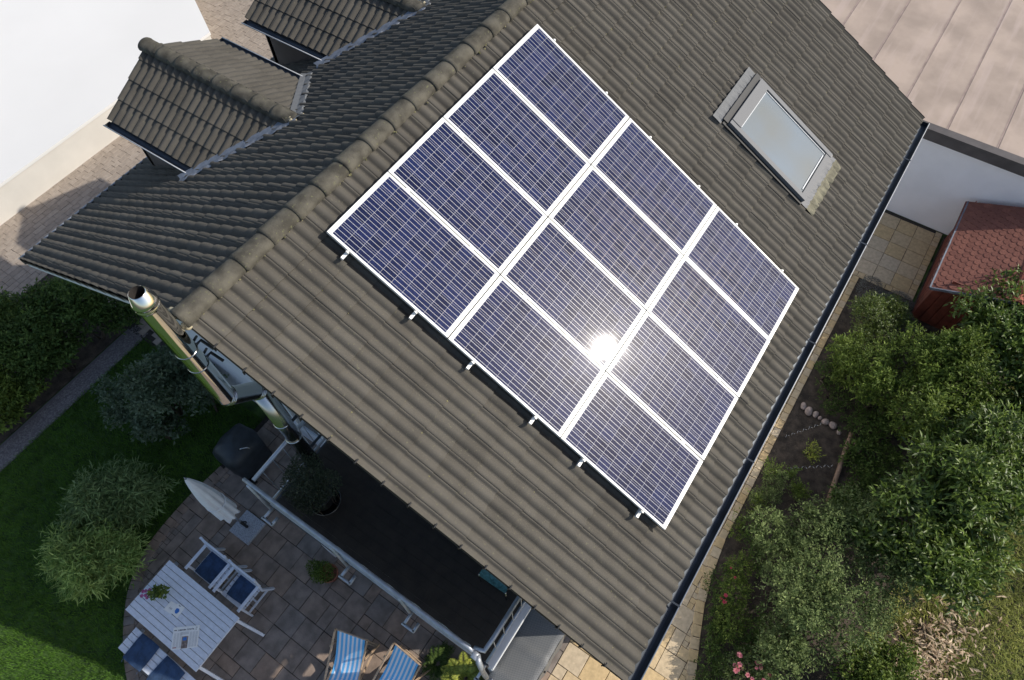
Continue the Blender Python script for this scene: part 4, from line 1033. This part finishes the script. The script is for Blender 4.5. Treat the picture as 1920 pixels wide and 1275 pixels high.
# parasol on its granite foot
um = thing('parasol', (-2.64, 1.97, 0), 'closed white parasol standing in a square grey granite base', 'parasol')
b = MB(); b.box((-2.64, 1.97, .05), (.47, .47, .09), None, None, .008); b.build('base_slab', GRANITE, um)
b = MB(); b.tube([(-2.64, 1.97, .09), (-2.64, 1.97, .42)], .028, 14); b.tube([(-2.64, 1.99, .3), (-2.61, 1.97, .34), (-2.58, 1.93, .33)], .014, 8); b.tube([(-2.62, 2.0, .16), (-2.58, 2.0, .17)], .012, 8); b.build('socket', BLACK, um, True)
b = MB(); b.tube([(-2.64, 1.975, .1), (-2.64, 1.99, 1.2), (-2.64, 2.03, 2.62)], .019, 12); b.build('pole', GALV, um, True)
b = MB(); vs = []; n = 32; rows = 22
for i in range(rows + 1):
    t = i / rows; z = 2.66 - t * 1.72; r = .02 + .100 * math.sin(min(1, t * 1.9) * math.pi / 2) ** .8 + .03 * t
    for k in range(n):
        a = 2 * math.pi * k / n; fold = 1 + .22 * math.sin(a * 8 + t * 2) * min(1, t * 2) * (.6 + .4 * t)
        sag = (.05 * math.sin(a * 4 + 1) if i == rows else 0)
        vs.append((-2.64 + math.cos(a) * r * fold, 2.03 - .04 * t + math.sin(a) * r * fold, z + sag))
b.add(vs, [(i * n + k, i * n + (k + 1) % n, (i + 1) * n + (k + 1) % n, (i + 1) * n + k) for i in range(rows) for k in range(n)]); b.build('canopy', CREAMC, um, True)
b = MB(); b.tube([(-2.64 + math.cos(a) * .165, 2.0 + math.sin(a) * .165, 1.55 + .01 * math.sin(a)) for a in np.linspace(0, 6.28, 25)], .008, 6); b.build('tie_strap', CREAMC, um, True)
b = MB(); b.tube([(-2.64, 2.03, 2.62), (-2.64, 2.03, 2.72)], [.02, .005], 10); b.build('finial', GALV, um, True)
b = MB(); b.tube([(-2.40, 1.80, .06), (-2.36, 1.80, .07), (-2.36, 1.9, .07), (-2.40, 1.9, .06)], .006, 8); b.build('grip', STEELB, um, True)

# barbecue under its cover
gr = thing('barbecue', (-1.66, 2.85, 0), 'kettle barbecue under a black cover beside the balcony corner', 'barbecue')
b = MB(); vs = []; n = 36; pr = [(.30, .02), (.33, .1), (.34, .45), (.36, .7), (.35, .85), (.27, .98), (.12, 1.05), (.001, 1.07)]
for r, z in pr:
    for k in range(n):
        a = 2 * math.pi * k / n; f = 1 + .05 * math.sin(a * 7 + z * 3) * (1 - z * .6); sq = 1 / max(abs(math.cos(a)), abs(math.sin(a))) ** .55
        vs.append((-1.66 + math.cos(a) * r * f * sq * 1.12, 2.85 + math.sin(a) * r * f * sq * 1.0, z))
b.add(vs, [(i * n + k, i * n + (k + 1) % n, (i + 1) * n + (k + 1) % n, (i + 1) * n + k) for i in range(len(pr) - 1) for k in range(n)]); b.build('cover', mat('bbq_cover', (.018, .024, .03), .5, var=.3, vscale=6), gr, True)
b = MB(); b.tube([(-1.72, 2.64, 1.03), (-1.68, 2.6, 1.07), (-1.60, 2.53, 1.06), (-1.58, 2.49, 1.0)], .012, 8); b.build('handle', STEELB, gr, True)
b = MB()
for k in (-1, 1): b.tube([(-1.9, 2.5 + .0 * k, .1), (-1.98, 2.5, .1)], .08, 16)
b.build('wheel', BLACK, gr)

# deckchairs
def deckchair(loc, rz, label):
    t = thing('deckchair', loc, label, 'deckchair', 'striped deckchairs', rz)     # local: sitter looks along -x, top rail at x=0
    W_ = .56
    b = MB()
    for s in (-1, 1): b.bar((.0, s * W_ / 2, .92), (-1.12, s * W_ / 2, .04), .022, .045, (0, 0, 1))
    b.tube([(.0, -W_ / 2 - .01, .90), (.0, W_ / 2 + .01, .90)], .014, 8); b.tube([(-1.08, -W_ / 2, .07), (-1.08, W_ / 2, .07)], .014, 8)
    b.build('back_frame', WOOD, t, local=True)
    b = MB()
    for s in (-1, 1): b.bar((-1.0, s * (W_ / 2 - .03), .42), (.02, s * (W_ / 2 - .03), .04), .022, .045, (0, 0, 1))
    b.tube([(-1.0, -W_ / 2 + .02, .42), (-1.0, W_ / 2 - .02, .42)], .014, 8); b.tube([(.0, -W_ / 2 + .02, .05), (.0, W_ / 2 - .02, .05)], .014, 8); b.build('seat_frame', WOOD, t, local=True)
    b = MB()
    for s in (-1, 1): b.bar((-.25, s * (W_ / 2 + .03), .72), (.04, s * (W_ / 2 + .03), .12), .02, .035, (0, 0, 1))
    b.tube([(.03, -W_ / 2 - .03, .13), (.03, W_ / 2 + .03, .13)], .012, 8); b.build('prop_frame', WOOD, t, local=True)
    b = MB(); vs = []; uv = []; n = 24
    for i in range(n + 1):
        q = i / n; x = -1.0 * q; z = .915 * (1 - q) + .43 * q - .42 * math.sin(math.pi * min(1, q * 1.0)) ** 1.1 * (.75 + .25 * q)
        for j in range(9):
            y = (j / 8 - .5); vs.append((x, y * (W_ - .08), z - .015 * (1 - (2 * y) ** 2) * math.sin(math.pi * q))); uv.append((y + .5, q))
    b.add(vs, [(i * 9 + j, i * 9 + j + 1, (i + 1) * 9 + j + 1, (i + 1) * 9 + j) for i in range(n) for j in range(8)])
    b.build('canvas_sling', STRIPE, t, True, local=True, uv=uv); return t
deckchair((-2.96, -1.07, 0), .28, 'blue and white striped deckchair, the one nearer the dining table')
deckchair((-2.69, -1.99, 0), -.05, 'blue and white striped deckchair, the one nearer the yellow fern')

# black covered storage box beside the balcony
bx = thing('storage_box', (-1.6, -3.6, 0), 'long low box under a dark woven cover at the foot of the house corner', 'storage box')
b = MB(); nx, ny = 24, 12; vs = []
for i in range(nx + 1):
    for j in range(ny + 1):
        u, v = i / nx, j / ny; x = -2.45 + u * 1.57; y = -3.9 + v * .66
        rib = .018 * max(0, math.cos((x + 2.6) * 2 * math.pi / .5)) ** 6; z = 1.06 - .02 * abs(v - .5) + rib + .004 * math.sin(x * 23 + y * 17)
        ed = min(u, 1 - u) * 1.57; ev = min(v, 1 - v) * .66; z -= .03 * max(0, 1 - min(ed, ev) / .03) ** 2; vs.append((x, y, z))
b.add(vs, [(i * (ny + 1) + j, (i + 1) * (ny + 1) + j, (i + 1) * (ny + 1) + j + 1, i * (ny + 1) + j + 1) for i in range(nx) for j in range(ny)]); b.build('cover_top', TARP, bx, True)
b = MB(); per = [(-2.45 + 1.57 * i / 20, -3.9) for i in range(21)] + [(-.88, -3.9 + .66 * i / 8) for i in range(1, 9)] + [(-.88 - 1.57 * i / 20, -3.24) for i in range(1, 21)] + [(-2.45, -3.24 - .66 * i / 8) for i in range(1, 8)]
vs = []; m = len(per)
for z, o_ in ((1.032, 0), (.95, .006), (.5, .015), (.06, .02)):
    for k, (x, y) in enumerate(per):
        cx, cy = -1.665, -3.57; d = Vector((x - cx, y - cy)); f = o_ + (.012 * math.sin(k * 1.3) * (1.03 - z)); vs.append((x + (f if x > cx else -f), y + (f if y > cy else -f), z))
b.add(vs, [(r * m + k, (r + 1) * m + k, (r + 1) * m + (k + 1) % m, r * m + (k + 1) % m) for r in range(3) for k in range(m)]); b.build('cover_skirt', TARP, bx)
b = MB(); b.box((-1.7, -3.925, .85), (.03, .03, .05), None, None, .006); b.build('toggle', BLACK, bx)

# teal woven chair on the balcony
tc_ = thing('teal_chair', (-1.1, -2.87, DZ), 'teal woven chair on the dark balcony deck, mostly under the roof edge', 'chair')
b = MB(); vs = []
for i in range(9):
    for j in range(7): x = -1.43 + i * .05; y = -3.08 + j * .07; vs.append((x, y, DZ + .47 - .02 * math.sin(math.pi * j / 6) - .012 * (i % 2)))
b.add(vs, [(i * 7 + j, (i + 1) * 7 + j, (i + 1) * 7 + j + 1, i * 7 + j + 1) for i in range(8) for j in range(6)]); b.build('seat', TEAL, tc_)
b = MB(); b.add([(-1.02, -3.08, DZ + .47), (-1.02, -2.66, DZ + .47), (-.88, -2.66, DZ + .98), (-.88, -3.08, DZ + .98)], [(0, 1, 2, 3)]); b.build('backrest', TEAL, tc_)
for x, y in ((-1.42, -3.08), (-1.42, -2.66), (-1.02, -3.08), (-1.02, -2.66)):
    b = MB(); b.tube([(x, y, DZ), (x, y, DZ + .47)], .011, 8); b.build('leg', STEELB, tc_, True)

# ---------------------------------------------------------------- plants: patio side
def plant(name, loc, label, cat, group=None): return thing(name, loc, label, cat, group)
p = plant('potted_shrub', (-1.78, -.08, DZ), 'dense small leaved potted shrub standing on the balcony', 'potted plant')
b = MB(); b.lathe((-1.76, -.1, DZ), [(.001, 0), (.16, 0), (.21, .3), (.215, .33), (.19, .33), (.17, .28), (.001, .28)], 24); b.build('pot', BLACK, p, True)
b = MB(); b.lathe((-1.74, -.14, DZ), [(.001, .004), (.2, .004), (.22, .03), (.225, .03), (.205, 0), (.001, 0)], 28); b.build('saucer', STEELB, p, True)
lb = [(-1.78, -.05, DZ + .68, .30, .32, .30), (-1.62, .12, DZ + .62, .24, .24, .24), (-1.9, -.22, DZ + .60, .22, .22, .22), (-1.62, -.25, DZ + .6, .2, .2, .2)]
foliage('foliage', lb, 5200, .035, .017, leafmat('olive_leaf', (.03, .05, .022), (.12, .14, .07), .5), p, 31); stems(lb, p, 14, .01, 3, base=(-1.77, -.08))
p = plant('potted_plant', (-2.45, .16, 0), 'low bushy green plant in a terracotta pot on the patio under the balcony rail', 'potted plant')
b = MB(); b.lathe((-2.43, .1, 0), [(.001, 0), (.11, 0), (.155, .22), (.165, .22), (.165, .26), (.145, .26), (.135, .2), (.001, .2)], 24); b.build('pot', TERRA, p, True)
lb = [(-2.46, .16, .3, .17, .18, .16), (-2.5, .36, .22, .12, .16, .12), (-2.56, .2, .28, .12, .12, .12)]
foliage('foliage', lb, 1500, .05, .016, L_PRIVET, p, 33); stems(lb, p, 8, .006, 4, base=(-2.45, .12))
def fronds(name, c, n, L, m, parent, seed, up=.9, leaf=.09, lw=.012):
    g = np.random.default_rng(seed); Ps, Ds, Ns, Ls = [], [], [], []
    for k in range(n):
        a = g.uniform(0, 6.28); el = g.uniform(.35, 1.2) * up; d = np.array([math.cos(a) * math.cos(el), math.sin(a) * math.cos(el), math.sin(el)]); l = L * g.uniform(.6, 1.1)
        for i in range(22):
            t = (i + 3) / 25; q = np.array(c) + d * l * t + np.array([0, 0, -1]) * l * .55 * t * t; tan = d - np.array([0, 0, 1.1]) * t; tan /= np.linalg.norm(tan); s = np.cross(tan, [0, 0, 1]); s /= np.linalg.norm(s)
            for sg in (-1, 1): Ps.append(q); Ds.append(tan * .6 + s * sg); Ns.append(np.cross(s, tan) + g.normal(size=3) * .15); Ls.append(leaf * math.sin(math.pi * min(1, t * .95 + .12)) ** .6)
    P, D, N = np.array(Ps), nrm(np.array(Ds)), nrm(np.array(Ns)); L_ = np.array(Ls)
    V, F = leaf_mesh(P, D, N, L_, np.full(len(L_), lw)); return npmesh(name, V, F, np.repeat(g.random(len(L_)), 5), m, parent)
p = plant('fern', (-2.38, -2.86, 0), 'yellow green fern at the balcony corner, partly in sun', 'fern')
fronds('fronds', (-2.45, -2.92, .52), 60, .55, L_FERN, p, 5, leaf=.11, lw=.016)
b = MB(); b.tube([(-2.42, -2.88, 0), (-2.45, -2.92, .54)], [.035, .02], 8); b.build('stem', BARK, p, True)
p = plant('fern', (-2.5, -2.35, 0), 'darker fern in shade beside the patio slabs next to the yellow fern', 'fern')
fronds('fronds', (-2.52, -2.35, .05), 30, .5, L_DARK, p, 6)

def bamboo(loc, lobes, label, seed, n):
    p = plant('bamboo_clump', loc, label, 'bamboo', 'bamboo clumps on the lawn edge')
    foliage('foliage', tufts(lobes, 7, .17, seed), n, .15, .020, L_BAMB if seed == 51 else L_BAMBD, p, seed, up=.1, spread=.45, inner=.35, droop=.35, clump=6); stems(lobes, p, 26, .006, seed, 'cane', leafmat('cane_green', (.08, .1, .02), (.1, .12, .03)))
    return p
bamboo((-4.45, 3.65, 0), [(-4.5, 3.62, .55, .5, .45, .55), (-4.7, 3.95, .45, .38, .35, .45), (-4.25, 3.3, .42, .35, .35, .42), (-4.75, 3.5, .4, .3, .3, .38)], 'bright yellow green bamboo clump, lower of two beside the curved patio edge', 51, 9500)
bamboo((-3.6, 4.15, 0), [(-3.6, 4.2, .62, .5, .45, .58), (-3.95, 4.35, .5, .42, .35, .48), (-3.3, 3.9, .5, .4, .38, .45), (-3.75, 3.8, .42, .35, .3, .4)], 'darker bamboo clump, upper of two, nearer the barbecue', 52, 9000)
lb = [(-1.75, 4.8, .95, .65, .6, .8), (-2.15, 5.4, .6, .45, .45, .55), (-1.3, 4.2, .8, .5, .5, .65), (-2.2, 4.6, .55, .4, .4, .5), (-1.2, 5.0, .8, .4, .45, .6)]
p = plant('shrub', (-1.75, 4.8, 0), 'large grey green shrub on the lawn below the flue pipe', 'shrub'); foliage('foliage', tufts(lb, 6, .2, 61), 11000, .08, .042, L_BUSH, p, 61, clump=6); stems(lb, p, 24, .014, 61)
hed = [('dark leafy hedge bush along the gravel, at its driveway end', [(-1.45, 8.35, .65, .55, .6, .6), (-1.1, 7.8, .8, .55, .55, .7), (-1.9, 8.2, .7, .6, .6, .65), (-1.4, 7.6, .5, .6, .35, .55), (-.7, 7.3, .5, .4, .4, .5)], 71),
       ('dark leafy hedge bush along the gravel, middle one by the picture edge', [(-2.4, 7.9, .75, .55, .6, .7), (-2.9, 8.5, .8, .6, .6, .75), (-2.3, 8.9, .7, .5, .5, .65), (-2.3, 7.55, .45, .6, .35, .5), (-2.9, 7.7, .5, .5, .4, .5)], 72),
       ('yellowish green hedge bush along the gravel, nearest the bottom of the picture', [(-3.5, 7.8, .65, .5, .5, .6), (-3.6, 7.5, .4, .6, .35, .4), (-4.2, 7.8, .6, .5, .5, .55), (-3.8, 8.5, .7, .6, .6, .65), (-4.8, 8.2, .6, .5, .5, .6)], 73)]
for lab, lb, sd in hed:
    p = plant('hedge_bush', (lb[0][0], lb[0][1], 0), lab, 'bush', 'bushes of the left hedge'); foliage('foliage', tufts(lb, 6, .2, sd), 13000, .09, .04, L_DARK if sd < 73 else L_PRIVET, p, sd, clump=6); stems(lb, p, 20, .014, sd)

# ---------------------------------------------------------------- plants: east side
p = plant('ground_cover_plant', (8.5, -6.0, 0), 'flat grey green cushion plant between the tan paving and the red shed', 'plant')
lb = [(8.7, -5.75, .1, .35, .25, .22), (8.35, -6.1, .1, .45, .4, .25), (8.15, -6.55, .1, .4, .35, .25), (8.75, -6.4, .08, .25, .3, .18)]
foliage('foliage', lb, 13000, .025, .01, L_THYME, p, 81, inner=.7, spread=1)
def shrub(name, lobes, n, ln, wd, m, label, cat='shrub', seed=1, clump=6, group=None, st=22, **kw):
    p = plant(name, (lobes[0][0], lobes[0][1], 0), label, cat, group); foliage('foliage', tufts(lobes, 6, .25 * max(l[3] for l in lobes) + .05, seed), n, ln, wd, m, p, seed, clump=clump, **kw); stems(lobes, p, st, .016, seed); return p
shrub('shrub', [(7.5, -5.95, .55, .55, .42, .6), (7.95, -6.4, .45, .35, .35, .45), (7.2, -6.3, .6, .5, .45, .55)], 9000, .05, .022, L_LAURN if 0 else leafmat('box_leaf', (.06, .10, .015), (.17, .22, .04), .4), 'light green small leaved shrub between the path and the grey cushion plant', seed=91)
shrub('shrub', [(6.3, -6.3, .8, .6, .5, .75), (5.9, -6.7, .7, .45, .45, .65), (6.8, -6.8, .9, .6, .5, .8), (6.4, -5.9, .5, .5, .3, .5)], 12000, .065, .026, L_PRIVET, 'medium green privet like shrub beside the path above the row of stones', seed=92)
shrub('shrub', [(5.6, -7.2, 1.0, .7, .55, .8), (6.3, -7.6, 1.1, .7, .6, .9), (7.1, -7.5, 1.2, .6, .5, .9)], 12000, .085, .034, L_PRIVET, 'dark shrub in the hedge between the stones and the glossy laurel', seed=93)
shrub('laurel_bush', [(8.3, -7.9, 1.25, .8, .65, .95), (7.5, -8.5, 1.3, .9, .7, 1.), (8.6, -8.9, 1.3, .9, .8, .95), (7.0, -9.3, 1.2, 1., .8, 1.), (8.9, -8.2, 1.0, .6, .5, .7)], 19000, .13, .045, L_LAUREL, 'glossy dark laurel bush in front of the red shed', 'bush', 94, group='laurel bushes of the right hedge')
shrub('laurel_bush', [(4.4, -8.0, 1.25, .95, .85, 1.05), (3.5, -7.75, 1.15, .75, .7, .95), (5.3, -8.3, 1.3, .85, .8, 1.0), (4.2, -8.5, 1.2, .9, .75, .95), (3.2, -8.25, .95, .7, .6, .85)], 21000, .13, .042, L_LAUREL, 'glossy dark laurel bush with bright young shoots beside the log edged bed', 'bush', 95, group='laurel bushes of the right hedge')
shrub('laurel_bush', [(6.0, -8.9, 1.2, .8, .7, 1.), (6.6, -9.5, 1.1, .8, .7, .9), (5.4, -9.0, 1.0, .5, .45, .8)], 12000, .13, .045, L_LAUREL, 'sunlit laurel bush at the right picture edge between two larger laurels', 'bush', 96, group='laurel bushes of the right hedge')
p = [o for o in bpy.data.objects if o.name.startswith('laurel_bush') and '94' not in o.name]
for q, lobes, sd in ((p[1], [(4.3, -8.1, 1.55, .9, .8, .85), (5.2, -8.4, 1.6, .8, .7, .8)], 7), (p[0], [(8.0, -8.1, 1.6, .8, .6, .75)], 8)):
    foliage('foliage', lobes, 420, .10, .028, L_LAURN, q, sd, inner=.95, up=.8, clump=7)
shrub('shrub', [(2.25, -6.7, .85, .75, .7, .8), (1.5, -6.6, .75, .65, .6, .7), (2.9, -6.55, .7, .55, .6, .65), (1.9, -7.4, .8, .8, .65, .75), (1.1, -7.2, .65, .6, .55, .6), (2.3, -6.1, .5, .6, .4, .5), (3.15, -7.25, .75, .65, .5, .7), (2.6, -7.7, .8, .6, .5, .7), (.6, -6.9, .5, .5, .5, .45)], 30000, .06, .024, L_GREY, 'broad grey green shrub with fine leaves between the path and the lower laurel', seed=97, st=30)
shrub('shrub', [(.5, -8.2, .6, .7, .6, .55), (1.3, -8.4, .6, .6, .5, .5)], 8000, .08, .03, L_PRIVET, 'mid green shrub at the bottom right beside the dry leaf heap', seed=98)
shrub('small_plant', [(3.35, -5.75, .2, .28, .22, .22), (3.0, -5.7, .18, .2, .18, .18)], 2600, .035, .015, L_GREY, 'grey green herb at the path edge beside the bare soil', 'plant', 99, st=6)
shrub('small_plant', [(4.4, -6.1, .16, .14, .12, .16)], 260, .06, .02, L_FERN, 'thin bright green seedling in the bare soil bed', 'plant', 100, st=5)
shrub('small_plant', [(3.55, -6.25, .16, .2, .2, .16)], 700, .05, .018, L_PRIVET, 'low green herb in the soil bed next to the log', 'plant', 101, st=5)
shrub('small_plant', [(3.75, -5.95, .12, .12, .1, .12), (3.3, -6.5, .12, .14, .1, .12)], 500, .05, .02, L_LAURN, 'small yellow green seedlings scattered in the soil bed', 'plant', 102, st=4)
shrub('ground_cover_plant', [(5.75, -5.95, .12, .38, .3, .2), (6.1, -5.75, .12, .45, .22, .2), (5.6, -6.5, .14, .35, .3, .22), (6.7, -5.75, .12, .4, .2, .2)], 5000, .04, .018, L_DARK, 'low dark ground cover between the row of stones and the medium green shrub', 'plant', 103, st=6)
shrub('ground_cover_plant', [(4.9, -7.0, .14, .5, .25, .25), (4.3, -7.05, .14, .45, .25, .25), (3.6, -6.95, .16, .4, .25, .28), (4.6, -7.3, .2, .6, .3, .35), (5.5, -6.95, .2, .4, .3, .35)], 6000, .06, .03, L_DARK, 'dark ground cover added for deep shade behind the log, under the laurel', 'plant', 104, st=6)  # added dark leaves stand in for the deep shade between log and laurel
shrub('small_plant', [(2.9, -5.62, .14, .3, .13, .16), (2.4, -5.6, .12, .25, .12, .14), (3.6, -5.62, .12, .2, .1, .14)], 1600, .04, .016, L_PRIVET, 'low green edging herbs along the narrow tan path', 'plant', 105, st=5)
# low bed plants along the path and roses
def rose(loc, lobes, n, blooms, mtl, label, seed, leafm=L_PRIVET):
    p = plant('rose_bush', loc, label, 'rose bush', 'rose bushes beside the path'); foliage('foliage', lobes, n, .035, .02, leafm, p, seed, clump=5); stems(lobes, p, 10, .006, seed); g = random.Random(seed)
    for (x, y, z, r) in blooms:
        b = MB(); c = Vector((x, y, z))
        for ringk, (rr, el) in enumerate(((r, .3), (r * .75, .7), (r * .45, 1.1))):
            for i in range(6):
                a = i * 1.047 + ringk * .5 + g.random() * .3; d = Vector((math.cos(a) * math.cos(el), math.sin(a) * math.cos(el), math.sin(el))); s = Vector((-math.sin(a), math.cos(a), 0))
                b.add([c, c + d * rr * .6 + s * rr * .45, c + d * rr, c + d * rr * .6 - s * rr * .45], [(0, 1, 2, 3)], g.random())
        b.build('bloom', mtl, p)
g = random.Random(3)
rose((.9, -5.95, 0), [(1.15, -5.95, .3, .35, .25, .3), (.7, -6.1, .3, .35, .28, .3), (1.6, -5.85, .25, .3, .2, .25)], 4200, [(1.35, -5.83, .5, .03), (1.0, -5.82, .5, .04), (.9, -5.85, .48, .045), (.93, -5.78, .44, .03), (1.5, -5.72, .38, .025)], REDP, 'dark leaved rose bush with a few crimson blooms beside the path', 111)
rose((-.1, -6.7, 0), [(.1, -6.6, .35, .4, .35, .35), (-.35, -6.75, .35, .35, .35, .35), (-.6, -7.2, .35, .4, .4, .35)], 5200, [(g.uniform(-.5, .35), g.uniform(-6.95, -6.35), g.uniform(.58, .72), g.uniform(.03, .05)) for _ in range(34)], PINK, 'rose bush with many pale pink blooms at the bottom edge', 112, leafmat('rose_leaf', (.05, .09, .02), (.16, .2, .05), .5))
shrub('bed_plant', [(.3, -6.05, .2, .3, .2, .22), (.55, -6.4, .22, .3, .25, .24), (0.0, -6.35, .2, .25, .2, .2), (1.0, -6.45, .25, .4, .25, .28), (1.9, -6.0, .2, .35, .2, .22), (2.5, -5.75, .18, .35, .16, .2), (.2, -6.9, .25, .35, .3, .28), (1.3, -5.72, .12, .4, .13, .17), (.8, -5.85, .12, .3, .13, .16), (.35, -5.97, .1, .25, .12, .15), (-.15, -6.15, .12, .3, .14, .18), (-.6, -6.4, .12, .3, .16, .18)], 10500, .04, .018, L_DARK, 'dark low plants along the curved path edge between the two roses', 'plant', 113, st=6)

# bed details: stones, log, spirals
sp_ = [(5.32, -5.63, .085, .06), (5.27, -5.76, .095, .085), (5.28, -5.90, .07, .062), (5.25, -6.0, .045, .04), (5.23, -6.12, .078, .07), (5.24, -6.27, .085, .075), (5.16, -6.42, .06, .045)]
desc = ['grey oval fieldstone at the path end of the row of stones', 'large pale fieldstone, second from the path in the row of stones', 'ringed beige fieldstone, third from the path in the row of stones', 'smallest reddish fieldstone in the middle of the row of stones', 'rounded pinkish fieldstone just past the smallest one in the row', 'broad fieldstone with a dark spot, second from the log end of the row', 'pointed tan fieldstone nearest the log in the row of stones']
for k, (x, y, rx, ry) in enumerate(sp_):
    g = random.Random(k); b = MB(); n = 14; pr = []
    for i in range(8): a = -math.pi / 2 + math.pi * i / 7; pr.append((math.cos(a), math.sin(a)))
    vs = []
    for c_, s_ in pr:
        for j in range(n): a = 6.283 * j / n; f = 1 + .1 * math.sin(a * 2 + k) + .05 * math.sin(a * 3 + k * 2); vs.append((x + math.cos(a) * c_ * rx * f, y + math.sin(a) * c_ * ry * f, .03 + s_ * min(rx, ry) * .75))
    b.add(vs, [(i * n + j, i * n + (j + 1) % n, (i + 1) * n + (j + 1) % n, (i + 1) * n + j) for i in range(7) for j in range(n)])
    tag(b.build('fieldstone', STONE, None, True), desc[k], 'stone', 'row of fieldstones across the bed')
lg = thing('edging_log', (4.5, -6.68, 0), 'long thin brown log edging the soil bed beside the laurel', 'log')
b = MB(); b.tube([(5.24, -6.62, .09), (4.9, -6.64, .10), (4.4, -6.68, .09), (3.68, -6.74, .09)], [.04, .045, .042, .045], 12); b.build('log_body', LOG, lg, True)
b = MB()
for x in (5.0, 4.0): b.tube([(x, -6.73 - (5 - x) * .06, 0), (x, -6.73 - (5 - x) * .06, .2)], .018, 8)
b.build('peg', LOG, lg, True)
for k, (a, c, lab) in enumerate((((4.65, -5.72, .3), (4.95, -6.02, .35), 'twisted metal plant spiral leaning in the bed nearer the path'), ((3.98, -6.02, .15), (4.2, -6.5, .45), 'twisted metal plant spiral leaning in the bed nearer the log'))):
    a, c = Vector(a), Vector(c); d = (c - a); pts = []; L = d.length; d.normalize(); s = d.cross(Vector((0, 0, 1))).normalized(); t_ = s.cross(d)
    a = a - d * .2; a.z = .0
    for i in range(90): q = i / 89; pts.append(a.lerp(c, q) + (s * math.cos(q * 40) + t_ * math.sin(q * 40)) * .025)
    b = MB(); b.tube(pts, .005, 6); tag(b.build('plant_spiral', STEELB, None, True), lab, 'plant support', 'spiral plant supports')
